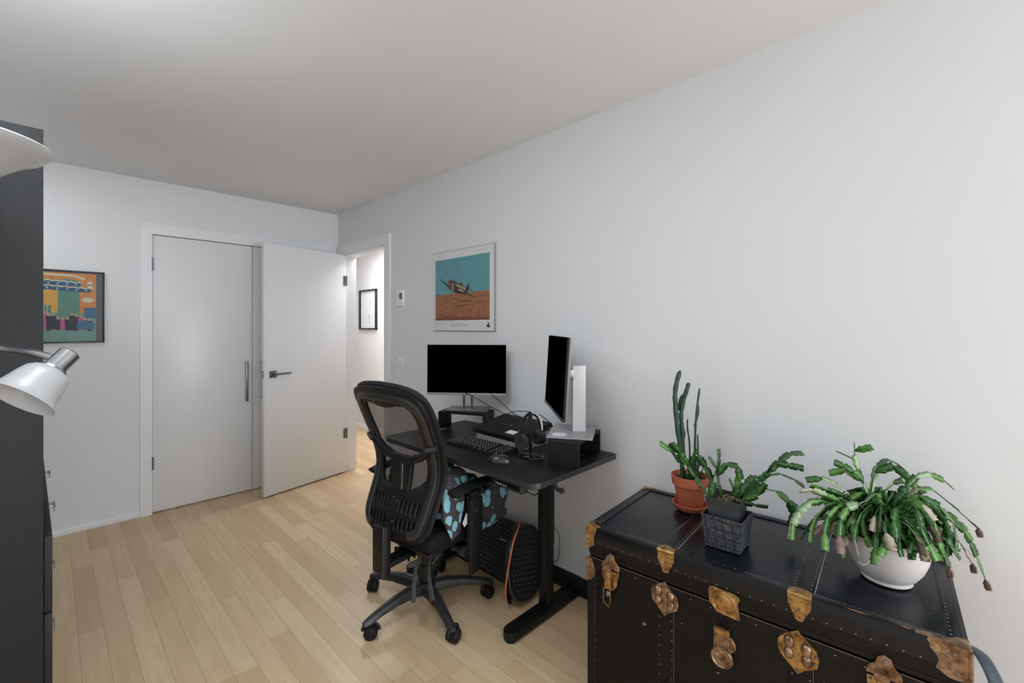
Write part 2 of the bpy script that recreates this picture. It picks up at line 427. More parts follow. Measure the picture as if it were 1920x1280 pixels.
def catmull(pts, n=6):
    P = [Vector(p) for p in pts]; out = []
    for i in range(len(P) - 1):
        p0 = P[max(i - 1, 0)]; p1 = P[i]; p2 = P[i + 1]; p3 = P[min(i + 2, len(P) - 1)]
        for k in range(n):
            t = k / n
            out.append(0.5 * ((2 * p1) + (p2 - p0) * t + (2 * p0 - 5 * p1 + 4 * p2 - p3) * t * t + (3 * p1 - p0 - 3 * p2 + p3) * t ** 3))
    out.append(P[-1]); return out
def shape2d(outer, holes, thick, bev=0.002):
    """filled outline with holes -> bmesh in the xy plane, thickness along z (centred)"""
    cu = bpy.data.curves.new('tmp', 'CURVE'); cu.dimensions = '2D'; cu.fill_mode = 'BOTH'
    cu.extrude = max(thick / 2 - bev, 0.0001); cu.bevel_depth = bev; cu.bevel_resolution = 1; cu.offset = -bev
    for poly in [outer] + list(holes):
        sp = cu.splines.new('POLY'); sp.points.add(len(poly) - 1); sp.use_cyclic_u = True
        for p, q in zip(sp.points, poly): p.co = (q[0], q[1], 0, 1)
    ob = bpy.data.objects.new('tmp', cu); C.objects.link(ob)
    dg = bpy.context.evaluated_depsgraph_get()
    me = bpy.data.meshes.new_from_object(ob.evaluated_get(dg))
    mb = MB(); mb.bm.from_mesh(me)
    bpy.data.objects.remove(ob); bpy.data.meshes.remove(me); bpy.data.curves.remove(cu)
    bmesh.ops.remove_doubles(mb.bm, verts=mb.bm.verts, dist=1e-5)
    return mb
def text_mb(body, size, M4, extrude=0.0003, align='LEFT', mb=None, slot=0, shear=0.0):
    cu = bpy.data.curves.new('tmp', 'FONT'); cu.body = body; cu.size = size; cu.extrude = extrude; cu.align_x = align; cu.shear = shear
    cu.resolution_u = 3
    ob = bpy.data.objects.new('tmp', cu); C.objects.link(ob)
    dg = bpy.context.evaluated_depsgraph_get()
    me = bpy.data.meshes.new_from_object(ob.evaluated_get(dg))
    mb = mb or MB(); n0 = len(mb.bm.verts); f0 = len(mb.bm.faces)
    mb.bm.from_mesh(me); mb.bm.verts.ensure_lookup_table(); mb.bm.faces.ensure_lookup_table()
    vs = [mb.bm.verts[i] for i in range(n0, len(mb.bm.verts))]
    for i in range(f0, len(mb.bm.faces)): mb.bm.faces[i].material_index = slot
    bmesh.ops.transform(mb.bm, matrix=M4, verts=vs)
    bpy.data.objects.remove(ob); bpy.data.meshes.remove(me); bpy.data.curves.remove(cu)
    return mb

# ------------------------------------------------------------------ the room
XR, YB, YF, XL, H = 1.912, 4.154, -2.8, -0.68, 2.438
HX = 2.90                                            # far wall of the hallway
struct('floor', box6(XL - .15, HX + .15, YF - .15, 7.1, -0.08, 0.0), M['floor'])
struct('ceiling', box6(XL - .15, HX + .15, YF - .15, 7.1, H, H + 0.08), M['ceiling'])
wr = MB()
def addbox(mb, x0, x1, y0, y1, z0, z1): mb.box(((x0 + x1) / 2, (y0 + y1) / 2, (z0 + z1) / 2), (x1 - x0, y1 - y0, z1 - z0))
DO0, DO1, DH = 3.285, 4.068, 2.045                   # doorway in the right wall
addbox(wr, XR, XR + .13, YF - .15, DO0, 0, H); addbox(wr, XR, XR + .13, DO0, DO1, DH, H); addbox(wr, XR, XR + .13, DO1, 7.1, 0, H)
struct('wall_right', wr, M['wall'], smooth=0)
wb = MB()
CX0, CX1 = 0.517, 1.835                              # closet opening in the back wall
addbox(wb, XL - .15, CX0, YB, YB + .12, 0, H); addbox(wb, CX0, CX1, YB, YB + .12, DH, H); addbox(wb, CX1, XR, YB, YB + .12, 0, H)
addbox(wb, CX0 - .05, XR, YB + .6, YB + .68, 0, H)
struct('wall_back', wb, M['wall'], smooth=0)
struct('wall_left', box6(XL - .15, XL, YF - .15, YB, 0, H), M['wall'], smooth=0)
wf = MB()
WX0, WX1, WZ0, WZ1 = -0.55, 1.8, 0.2, 2.35
addbox(wf, XL, WX0, YF - .15, YF, 0, H); addbox(wf, WX1, XR, YF - .15, YF, 0, H)
addbox(wf, WX0, WX1, YF - .15, YF, 0, WZ0); addbox(wf, WX0, WX1, YF - .15, YF, WZ1, H)
struct('wall_front', wf, M['wall'], smooth=0)
wi = MB()
for x in (WX0 + .025, (WX0 + WX1) / 2, WX1 - .025): addbox(wi, x - .025, x + .025, YF - .06, YF - .01, WZ0, WZ1)
for z in (WZ0 + .025, WZ1 - .025): addbox(wi, WX0, WX1, YF - .06, YF - .01, z - .025, z + .025)
struct('window_1', wi, M['trim'], smooth=0)
hw = MB(); addbox(hw, HX, HX + .12, 2.2, 7.1, 0, H); addbox(hw, XR + .13, HX, 7.0, 7.1, 0, H); addbox(hw, XR + .13, HX, 2.2, 2.3, 0, H)
M['hall_wall'] = mat('hall_wall_paint', (0.80, 0.79, 0.77), 0.6, var=0.01, scale=5)
struct('wall_hall', hw, M['hall_wall'], smooth=0)
struct('baseboard_hall', box6(HX - .012, HX, 2.3, 7.0, 0, .07, .003), M['trim'])

# casings and baseboards
struct('trim_1', (lambda m: (m.box(((.448 + CX0) / 2, YB - .006, (DH + .078) / 2), (CX0 - .448, .012, DH + .078)),
                              m.box(((.448 + 1.89) / 2 + .0345, YB - .006, DH + .039), (1.89 - .448 - .069, .012, .078)),
                              m.box(((CX1 + 1.89) / 2, YB - .006, DH / 2), (1.89 - CX1, .012, DH)), m)[-1])(MB()), M['trim'])
t2 = MB()
t2.box((XR - .008, (3.203 + DO0) / 2, (DH + .077) / 2), (.016, DO0 - 3.203, DH + .077))
t2.box((XR - .008, (DO0 + YB) / 2, DH + .0385), (.0158, YB - DO0, .077))
t2.box((XR - .008, (DO1 + YB) / 2 - .003, DH / 2), (.0158, YB - DO1 - .008, DH))
# jamb lining and stop
t2.box((XR + .065, DO0 + .008, DH / 2), (.134, .016, DH), bev=.001)
t2.box((XR + .065, DO1 - .008, DH / 2), (.134, .016, DH), bev=.001)
t2.box((XR + .065, (DO0 + DO1) / 2, DH - .008), (.134, DO1 - DO0, .016), bev=.001)
t2.box((XR + .075, DO0 + .021, DH / 2), (.03, .011, DH - .02), bev=.001)
struct('trim_2', t2, M['trim'])
struct('baseboard_back', box6(XL, .448, YB - .011, YB, 0, .042, .002), M['trim'])
struct('baseboard_right', box6(XR - .011, XR, YF, 3.203, 0, .085, .003), M['trim'])
struct('baseboard_left', box6(XL, XL + .011, YF, YB - .011, 0, .042, .002), M['trim'])

def hinge_mb(mb, c, axis_h=.095, r=.006):
    mb.cyl((c[0], c[1], c[2] - axis_h / 2), (c[0], c[1], c[2] + axis_h / 2), r, seg=12)
# closet doors
d1 = struct('door_1', box6(CX0 + .003, 1.174, YB - .002, YB + .036, .012, DH - .006, .0015), M['door'])
for z in (1.828, .37):
    h = MB(); hinge_mb(h, (CX0 + .001, YB - .008, z)); h.box((CX0 + .004, YB - .0035, z), (.016, .003, .09)); h.build('hinge', M['dark_steel'], d1)
def bar_pull(parent, x):
    m = MB(); m.box((x, YB - .038, .921), (.016, .010, .332), bev=.001)
    for z in (.775, 1.067): m.box((x, YB - .018, z), (.012, .034, .012), bev=.001)
    m.build('handle', M['dark_steel'], parent)
bar_pull(d1, 1.127)
d2 = struct('door_2', box6(1.178, CX1 - .003, YB - .002, YB + .036, .012, DH - .006, .0015), M['door'])
bar_pull(d2, 1.243)
# open bedroom door, hinged at the far jamb and swung in front of the closet
hp = Vector((1.934, 4.033, 0)); fp = Vector((1.181, 3.873, 0)); u = (fp - hp); Ld = u.length; u.normalize()
nrm = Vector((u.y, -u.x, 0))
if nrm.y < 0: nrm = -nrm
Md = Matrix.Translation(hp) @ Matrix((u, nrm, Vector((0, 0, 1)))).transposed().to_4x4()
d3 = struct('door_3', MB().box((Ld / 2, .0185, (DH - .004 + .012) / 2), (Ld, .037, DH - .016), bev=.0015), M['door'], xform=Md)
for z in (1.80, .37):
    h = MB(); h.box((.02, -.0015, z), (.024, .003, .09)); h.cyl((-.002, -.006, z - .047), (-.002, -.006, z + .047), .006, seg=12)
    h.build('hinge', M['dark_steel'], d3, xform=Md)
def lever(side):
    s = -1 if side == 0 else 1; y0 = 0 if side == 0 else .037
    m = MB(); cx = Ld - .068; cz = .985
    m.box((cx, y0 + s * .004, cz), (.056, .008, .056), bev=.001)
    m.cyl((cx, y0 + s * .006, cz), (cx, y0 + s * .042, cz), .0105)
    m.tube([(cx + .006, y0 + s * .040, cz), (cx - .02, y0 + s * .045, cz + .001), (cx - .125, y0 + s * .046, cz + .004)], [.009, .0085, .008], seg=12)
    m.cyl((cx - .1, y0 + s * .046, cz + .003), (cx - .128, y0 + s * .046, cz + .004), .009, seg=14)
    return m
lever(0).build('door_handle', M['dark_steel'], d3, xform=Md)
lever(1).build('door_handle', M['dark_steel'], d3, xform=Md)
m = MB(); m.box((Ld + .0005, .0185, .985), (.002, .024, .06)); m.box((Ld + .005, .0185, .985), (.010, .012, .016), bev=.002)
m.build('latch', M['steel'], d3, xform=Md)

# ------------------------------------------------------------------ things on the walls
t = thing('thermostat', 'white wall thermostat with a dark display, mounted above the light switch', 'thermostat', (XR, 3.052, 1.53))
B((-.007, 0, .063), (.014, .098, .126), bev=.003).build('housing', M['bright_white'], t)
B((-.0148, -.014, .078), (.002, .040, .046), bev=.0005).build('display', M['c_slate'], t)
t = thing('light_switch', 'white rocker light switch on the wall beside the doorway', 'light switch', (XR, 3.05, 1.012))
B((-.0035, 0, .058), (.007, .072, .116), bev=.003).build('cover_plate', M['bright_white'], t)
B((-.0085, 0, .058), (.006, .033, .066), rot=(0, .05, 0), bev=.0015).build('rocker', M['white_plastic'], t)

# aeroplane poster: mounted print, left edge y=2.613, right edge y=1.979, z 1.340..1.886
PW_, PH_ = .634, .545
t = thing('aeroplane_poster', 'mounted poster of a propeller fighter plane over orange desert under teal sky', 'poster', (XR, 2.613, 1.340))
Mp = frame_m((0, 0, 0), (0, -1, 0), (0, 0, 1))      # local x to the right on the wall, y up, z towards the room
def PM(h): return Mp @ Matrix.Translation((0, 0, h))
MB().box((PW_ / 2, PH_ / 2, .0065), (PW_, PH_, .013), bev=.001).build('backing_board', M['board'], t, xform=Mp)
pb = MB()
def rct(x0, x1, y0, y1): return [(x0, y0), (x1, y0), (x1, y1), (x0, y1)]
def iv(px, py):                                       # poster picture coordinates, 0..1 each way
    return (.030 + px * .560, .072 + py * .420)
pb.plate(rct(.003, PW_ - .003, .003, PH_ - .003), PM(.0146), 0)
# horizon rises slightly; sky and ground
hz_ = [iv(0, .425), iv(.35, .43), (iv(.7, .435)), iv(1, .44)]
pb.plate(hz_ + [iv(1, 1), iv(0, 1)], PM(.0150), 1)
pb.plate([iv(0, 0), iv(1, 0)] + hz_[::-1], PM(.0150), 2)
# plane: wings, fuselage, nose, canopy, tail
def poly(pts, h, sl, dy=.045): pb.plate([iv(x, y + dy) for x, y in pts], PM(h), sl)
poly([(.075, .655), (.10, .645), (.30, .505), (.31, .455), (.27, .475)], .0153, 5)
poly([(.31, .46), (.45, .395), (.62, .345), (.80, .285), (.75, .315), (.60, .385), (.50, .43)], .0153, 6)
poly([(.29, .53), (.30, .45), (.38, .40), (.46, .375), (.60, .375), (.64, .40), (.60, .46), (.52, .505), (.40, .575), (.34, .60)], .0156, 5)
poly([(.335, .56), (.335, .44), (.36, .415), (.37, .55)], .0160, 4)
poly([(.40, .545), (.40, .51), (.52, .455), (.59, .42), (.60, .45), (.52, .495)], .0160, 4)
poly([(.44, .44), (.52, .405), (.58, .40), (.54, .43), (.48, .465)], .0160, 4)
poly([(.265, .60), (.28, .50), (.325, .44), (.345, .53), (.34, .60), (.30, .615)], .0162, 3)
poly([(.47, .53), (.50, .56), (.53, .53), (.55, .48), (.50, .50)], .0162, 6)
poly([(.585, .385), (.625, .39), (.655, .46), (.65, .54), (.625, .50), (.59, .44)], .0162, 5)
poly([(.65, .43), (.72, .40), (.70, .42), (.655, .44)], .0162, 5)
poly([(.315, .62), (.322, .62), (.325, .68), (.318, .68)], .0162, 6)
for k in range(46):
    random.seed(k); x = random.uniform(0, .8); y = random.uniform(.02, .38); L_ = random.uniform(.08, .3); hh_ = random.uniform(.004, .011)
    poly([(x, y), (min(x + L_ * .5, 1), y - .004), (min(x + L_, 1), y + .004), (min(x + L_ * .6, 1), y + hh_ + .002), (x + .01, y + hh_)], .0151 + k * 4e-6, 7 if k % 3 or y < .12 else 8, 0)
poly([(0, 0), (1, 0), (1, .05), (.7, .035), (.4, .06), (0, .04)], .01505, 7, 0)
M['sand'] = mat('print_sand_strokes', (0.36, 0.135, 0.06), 0.5, var=0.6, scale=16, stretch=(1, 1, 7))
M['teal'] = mat('print_sky_strokes', (0.12, 0.34, 0.38), 0.5, var=0.22, scale=10, stretch=(1, 1, 4))
M['sand_dark'] = mat('print_sand_dark', (0.20, 0.075, 0.04), 0.5, var=0.4, scale=60)
M['sand_light'] = mat('print_sand_light', (0.42, 0.16, 0.06), 0.5, var=0.2, scale=60)
pb.build('print', [M['white_paper'], M['teal'], M['sand'], M['p_red'], M['p_cream'], M['p_dark'], M['p_green'], M['sand_dark'], M['sand_light']], t, smooth=0, xform=None)
tx = MB(); rs_ = random.Random(2); q_ = [(.036 + k * .0042, .052 + rs_.uniform(-.005, .006)) for k in range(24)]     # illegible signature
for (xa, ya), (xb, yb__) in zip(q_, q_[1:]): tx.plate([(xa, ya), (xb, yb__), (xb + .001, yb__ + .0016), (xa + .001, ya + .0016)], PM(.0149), 0)
tx.build('signature', M['ink'], t, smooth=0)
for k in range(4):
    m = MB(); m.plate(rct(.215 - .02 * (k > 0), .385 - .05 * (k == 0) + .01 * (k % 2), .052 - k * .0075, .0542 - k * .0075), PM(.0149)); m.build('caption_line', M['ink_light'], t, smooth=0)
m = MB(); m.plate(rct(.47, .51, .054, .0555), PM(.0149)); m.build('edition_mark', M['ink_light'], t, smooth=0)
m = MB(); m.plate([(.565, .026), (.590, .024), (.594, .034), (.586, .042), (.584, .052), (.577, .060), (.572, .052), (.574, .042), (.562, .040)], PM(.0149)); m.build('stamp', M['ink'], t, smooth=0)
for x0, x1 in ((.05, .12), (.44, .52)):
    m = MB(); m.plate(rct(x0, x1, PH_ - .026, PH_ - .0248), PM(.0149)); m.build('header_line', M['ink_light'], t, smooth=0)

# comic-style framed print on the back wall (plain generic stand-in for the cover art)
FX0, FX1, FZ0, FZ1 = -.185, .259, 1.261, 1.740
t = thing('framed_comic_print', 'black framed comic-style print in orange and teal, on the wall beside the wardrobe', 'framed print', (FX0, YB, FZ0))
Mc = frame_m((0, 0, 0), (1, 0, 0), (0, 0, 1))
Wc, Hc = FX1 - FX0, FZ1 - FZ0
fm = MB()
for (x0, x1, y0, y1) in ((0, .008, 0, Hc), (Wc - .008, Wc, 0, Hc), (0, Wc, 0, .008), (0, Wc, Hc - .008, Hc)):
    fm.box(((x0 + x1) / 2, (y0 + y1) / 2, .010), (x1 - x0, y1 - y0, .020), bev=.001)
fm.build('frame', M['black_frame'], t, xform=Mc)
B((Wc / 2, Hc / 2, .004), (Wc - .014, Hc - .014, .006)).build('mat_board', M['c_slate'], t, xform=Mc)
cp = MB()
def CM(h): return Mc @ Matrix.Translation((0, 0, h))
cx0, cx1, cy0, cy1 = .035, Wc - .042, .010, Hc - .016
def cv(x, y): return (cx0 + x * (cx1 - cx0), cy0 + y * (cy1 - cy0))
def cpoly(pts, h, sl): cp.plate([cv(*p) for p in pts], CM(h), sl)
cpoly([(0, .42), (1, .42), (1, 1), (0, 1)], .0080, 0)
cpoly([(0, .42), (.62, .42), (.62, .78), (0, .84)], .0083, 1)
cpoly([(0, 0), (1, 0), (1, .42), (0, .42)], .0080, 2)
cpoly([(.50, .18), (.78, .18), (.78, .88), (.64, .92), (.50, .88)], .0085, 3)
cpoly([(0, .38), (.42, .38), (.42, .52), (0, .54)], .0086, 3)
cpoly([(.84, .34), (1, .34), (1, .50), (.84, .50)], .0086, 6)
for k in range(9): cpoly([(.03 + k * .042, .39), (.04 + k * .042, .39), (.04 + k * .042, .52), (.03 + k * .042, .52)], .0088, 4)
cpoly([(.24, .955), (.24, .985), (.7, .975), (.86, .93), (.84, .90), (.7, .945)], .0088, 4)
def blob(x, y, rx, ry, h, sl, n=14): cpoly([(x + rx * math.cos(2 * PI * k / n), y + ry * math.sin(2 * PI * k / n)) for k in range(n)], h, sl)
for (bx, by, bw) in ((.20, .835, .58), (.30, .755, .62)):    # plain slanted blue banner shapes with a pale upper edge
    top_ = [(bx + .04 + bw * k / 12, by + .062 - .03 * k / 12 + (.012 if k % 2 else 0)) for k in range(13)]
    bot_ = [(bx + bw * k / 12, by - .03 * k / 12 - (.008 if k % 2 else 0)) for k in range(13)]
    cpoly(bot_ + top_[::-1], .0090, 5)
    cpoly([(x, y - .004) for x, y in top_] + [(x - .004, y - .022) for x, y in reversed(top_)], .0095, 4)
    for k in range(5): blob(bx + .07 + k * bw / 5, by + .018 - .006 * k, .013, .012, .0098, 4, 8)
blob(.19, .69, .08, .035, .0092, 4); blob(.89, .61, .085, .04, .0092, 4)
for a, b_ in ((.86, .83), (.865, .79)): cpoly([(a + .02, b_), (a + .09, b_), (a + .09, b_ + .05), (a + .02, b_ + .05)], .0092, 4)
for k in range(15):                                   # a plain crowd of dark figures in the street
    random.seed(100 + k); x = .10 + k * .058; hgt = .13 + .09 * random.random(); y0 = .15 + .03 * random.random()
    sl = 7 if k % 4 else 8
    cpoly([(x - .028, y0), (x + .028, y0), (x + .034, y0 + hgt), (x - .034, y0 + hgt)], .0095 + k * 5e-5, sl)
    blob(x, y0 + hgt + .022, .020, .024, .0104, 9)
cpoly([(.03, .20), (.30, .20), (.30, .26), (.22, .31), (.08, .31), (.03, .26)], .0106, 6)
cpoly([(.74, .18), (.98, .18), (.98, .25), (.90, .30), (.78, .30), (.74, .25)], .0106, 6)
cp.build('print', [M['c_orange'], M['c_amber'], M['c_ground'], M['c_tower'], M['c_cream'], M['c_blue'], M['c_car'], M['c_dark'], M['c_pink'], M['c_skin']], t, smooth=0)

# framed picture in the hallway: right edge about y=5.50, z 1.34..1.86
t = thing('hallway_picture', 'thin black framed drawing on the hallway wall seen through the doorway', 'framed picture', (HX, 5.32, 1.335))
fm = MB(); Wh, Hh = .44, .52
Mh = frame_m((0, 0, 0), (0, -1, 0), (0, 0, 1)) @ Matrix.Translation((-.3, 0, 0))
for (x0, x1, y0, y1) in ((0, .018, 0, Hh), (Wh - .018, Wh, 0, Hh), (0, Wh, 0, .018), (0, Wh, Hh - .018, Hh)):
    fm.box(((x0 + x1) / 2, (y0 + y1) / 2, .015), (x1 - x0, y1 - y0, .030), bev=.001)
fm.build('frame', M['black_frame'], t, xform=Mh)
B((Wh / 2, Hh / 2, .004), (Wh - .03, Hh - .03, .006)).build('paper', M['white_paper'], t, xform=Mh)
dm = MB()
def ring2(mb, cx, cy, rx, ry, w_, h, M0, sl=0, n=20):
    for k in range(n):
        a, b_ = 2 * PI * k / n, 2 * PI * (k + 1) / n
        mb.plate([(cx + rx * math.cos(a), cy + ry * math.sin(a)), (cx + rx * math.cos(b_), cy + ry * math.sin(b_)),
                  (cx + (rx - w_) * math.cos(b_), cy + (ry - w_) * math.sin(b_)), (cx + (rx - w_) * math.cos(a), cy + (ry - w_) * math.sin(a))], M0 @ Matrix.Translation((0, 0, h)), sl)
ring2(dm, .27, .38, .030, .040, .003, .008, Mh)
dm.plate([(.255, .345), (.285, .345), (.278, .320), (.262, .320)], Mh @ Matrix.Translation((0, 0, .0079)), 0)
dm.build('balloon_drawing', M['ink_light'], t, smooth=0); dm = MB()
for k in range(7):
    a = k * .9; dm.plate([(.24 + .018 * math.cos(a) - .008, .17 + .018 * math.sin(a) - .008), (.24 + .018 * math.cos(a) + .008, .17 + .018 * math.sin(a) - .008), (.24 + .018 * math.cos(a), .17 + .018 * math.sin(a) + .01)], Mh @ Matrix.Translation((0, 0, .0081 + k * 1e-5)), 0)
dm.plate(rct(.236, .244, .12, .16), Mh @ Matrix.Translation((0, 0, .008)), 0)
dm.build('figure_drawing', M['ink_light'], t, smooth=0)
dm = MB(); dm.plate(rct(.22, .26, .085, .095), Mh @ Matrix.Translation((0, 0, .008)), 0); dm.build('caption_line', M['ink_light'], t, smooth=0)
#--PART2--
# ------------------------------------------------------------------ wardrobe along the left wall
WL = 1.67
t = thing('wardrobe', 'tall black-brown wardrobe with drawers, cut by the left edge of the picture', 'wardrobe', (-.0137, 1.887, 0), math.radians(1.33))
m = MB()
WD, WH = .590, 1.942
for y in (.011, WL / 2, WL - .011): m.box((-WD / 2, y, WH / 2), (WD, .022, WH), bev=.001)
m.box((-WD / 2, WL / 2, WH - .011), (WD - .001, WL - .04, .022)); m.box((-WD / 2, WL / 2, .76), (WD - .001, WL - .04, .022)); m.box((-WD / 2, WL / 2, .04), (WD - .001, WL - .04, .06))
m.box((-WD + .006, WL / 2, WH / 2), (.012, WL - .02, WH - .02)); m.box((-WD / 2, WL / 2, 1.35), (WD - .05, WL - .04, .020))
m.build('body', M['wardrobe'], t)
for c in range(2):
    for r_, (z0, z1) in enumerate(((.530, .751), (.302, .524), (.074, .296))):
        y0, y1 = (.001, WL / 2 - .002) if c == 0 else (WL / 2 + .002, WL - .001)
        d = box6(.0015, .0185, y0, y1, z0, z1, .001).build('drawer_front', M['wardrobe'], t)
        hy = .560 if c == 0 else 1.110; hz = z1 - .07
        hm = MB(); hm.box((.0185 + .0205, hy, hz), (.005, .10, .012), bev=.001)
        for e in (-.04, .04): hm.box((.0285, hy + e, hz), (.020, .008, .010))
        hm.build('handle', M['silver'], d)

# ------------------------------------------------------------------ floor lamp with a reading arm
t = thing('floor_lamp', 'floor lamp with a frosted uplight bowl and a lower reading shade on a bent arm', 'floor lamp', (-.173, 1.595, 0))
m = MB(); m.lathe([(0, 0), (.13, 0), (.135, .006), (.13, .014), (.03, .024), (.012, .04), (0, .04)]); m.build('base', M['steel'], t)
m = MB(); m.cyl((0, 0, .035), (0, 0, 1.685), .0095, seg=20); m.build('pole', M['steel'], t)
m = MB(); m.cyl((0, 0, 1.675), (0, 0, 1.71), .018, seg=20); m.build('socket_cup', M['steel'], t)
m = MB()
prof = [(.020, 1.700), (.040, 1.701), (.068, 1.708), (.095, 1.724), (.118, 1.744), (.140, 1.759), (.162, 1.770), (.176, 1.782), (.180, 1.790)]
m.lathe(prof + [(r - .003, z + .004) for r, z in reversed(prof)] + [(.020, 1.700)]); m.build('uplight_bowl', M['glass_frost'], t)
# reading arm: cap and bell
capP = Vector((.030, 1.367, 1.309)) - Vector((-.173, 1.595, 0))
R_, F_ = Vector((.6941, -.7199, 0)), Vector((.7199, .6941, 0))
ax = (R_ * -.15 + Vector((0, 0, -.70)) + F_ * -.64).normalized()
m = MB()
neck0 = capP + ax * .020 - R_ * .018 + Vector((0, 0, .006))
pts = catmull([(0, 0, 1.285), (.012, -.010, 1.305), Vector((0, 0, 1.322)) + R_ * .085, Vector((0, 0, 1.318)) + R_ * .15, neck0 - R_ * .04 + Vector((0, 0, .010)), neck0 + R_ * .012 + Vector((0, 0, -.006))], 10)
pts = [Vector(p) for p in pts]
dense = []
for a, b_ in zip(pts, pts[1:]):
    for k in range(2): dense.append(a.lerp(b_, k / 2))
m.tube(dense, [.0072 + (.0009 if k % 2 else 0) for k in range(len(dense))], seg=12)
m.cyl((0, 0, 1.262), (0, 0, 1.302), .016, seg=20)
m.build('bent_arm', M['steel'], t)
q = Vector((0, 0, 1)).rotation_difference(ax).to_matrix().to_4x4()
sh = thing_part = None
m = MB(); m.lathe([(0, -.002), (.017, -.002), (.0195, .001), (.0195, .036), (.0205, .037), (.0205, .041), (.025, .043), (.0265, .047), (.0265, .050), (0, .050)], M4=q, c=capP); m.build('socket_cap', M['steel'], t)
prof = [(.022, .046), (.031, .050), (.039, .059), (.043, .072), (.046, .087), (.049, .101), (.054, .113), (.060, .121)]
m = MB(); m.lathe(prof + [(r - .0025, z - .001) for r, z in reversed(prof)], M4=q, c=capP); m.build('glass_shade', M['glass_frost'], t)
m = MB(); m.sph(capP + ax * .075, (.018, .018, .026)); m.build('bulb', M['white_plastic'], t)

# ------------------------------------------------------------------ standing desk
DX0, DX1, DY0, DY1, DZ = 1.285, 1.882, 1.118, 2.235, .76
t = thing('standing_desk', 'black height-adjustable standing desk against the long right wall', 'desk', ((DX0 + DX1) / 2, (DY0 + DY1) / 2, 0))
cx_, cy_ = t.location.x, t.location.y
m = MB()
hx_, hy_ = (DX1 - DX0) / 2, (DY1 - DY0) / 2
pl = []
for cx2, cy2, a0, r2 in ((hx_, hy_, 0, .010), (-hx_, hy_, 90, .045), (-hx_, -hy_, 180, .045), (hx_, -hy_, 270, .008)):
    ox, oy = cx2 - math.copysign(r2, cx2), cy2 - math.copysign(r2, cy2)
    for k in range(8): a = math.radians(a0 + 90 * k / 7); pl.append((ox + r2 * math.cos(a), oy + r2 * math.sin(a)))
m.prism(pl, Matrix.Translation((0, 0, DZ - .023)), .023, bev=.002)
for f in m.bm.faces:
    f.material_index = 0
m.bm.normal_update()
for f in m.bm.faces:
    if abs(f.normal.z) < .5: f.material_index = 1
m.build('desktop', [M['desk_black'], M['desk_edge']], t)
for yy in (1.355, 2.115):
    y = yy - cy_
    m = MB(); m.box((1.640 - cx_, y, .355), (.058, .046, .63), bev=.002); m.box((1.640 - cx_, y, .52), (.063, .051, .38), bev=.002); m.build('column', M['desk_steel'], t)
    m = MB(); m.box((1.62 - cx_, y, .717), (.50, .045, .038), bev=.002); m.build('side_bracket', M['desk_steel'], t)
    m = MB()
    ft = [(1.365 - cx_ + .035 + .035 * math.cos(a), .035 * math.sin(a)) for a in [PI / 2 + PI * k / 12 for k in range(13)]] + [(1.855 - cx_, -.035), (1.855 - cx_, .035)]
    m.prism(ft, Matrix.Translation((0, y, .012)), .034, bev=.004)
    for x in (1.395, 1.825): m.cyl((x - cx_, y, 0), (x - cx_, y, .014), .025, seg=24)
    m.build('foot', M['desk_steel'], t)
m = MB(); m.box((1.655 - cx_, 1.735 - cy_, .705), (.07, .72, .045), bev=.002); m.build('crossbeam', M['desk_steel'], t)
cpn = MB(); cpn.box((1.300 - cx_, 1.275 - cy_, .721), (.030, .160, .027), bev=.003)
cpo = cpn.build('control_panel', M['black_gloss'], t)
m = MB(); m.box((1.302 - cx_, 1.190 - cy_, .721), (.035, .012, .030), bev=.001); m.build('end_cap', M['grey_plastic'], cpo)
Mk = frame_m((1.2845 - cx_, 1.335 - cy_, .717), (0, -1, 0), (0, 0, 1))
text_mb('1 2 3 4  \u2227 \u2228', .0130, Mk, .0002).build('button_marks', M['legend'], cpo, smooth=0)
m = MB()
hk = [(1.450 - cx_, 1.150 - cy_, .737), (1.450 - cx_, 1.148 - cy_, .712), (1.450 - cx_, 1.140 - cy_, .700), (1.450 - cx_, 1.120 - cy_, .696), (1.450 - cx_, 1.105 - cy_, .706)]
m.tube(catmull(hk, 5), .0110, seg=10, flat=.28, up=(1, 0, 0)); m.build('bag_hook', M['grey_plastic'], t)
m = MB(); m.tube(catmull([(1.31 - cx_, 1.186 - cy_, .718), (1.34 - cx_, 1.170 - cy_, .697), (1.40 - cx_, 1.175 - cy_, .703), (1.48 - cx_, 1.21 - cy_, .735)], 6), .0025, seg=6); m.build('cable', M['black'], t)
m = MB(); m.tube(catmull([(1.575 - cx_, 1.320 - cy_, .73), (1.568 - cx_, 1.322 - cy_, .66), (1.578 - cx_, 1.326 - cy_, .58), (1.598 - cx_, 1.33 - cy_, .48)], 6), .0022, seg=6); m.build('cable', M['black'], t)

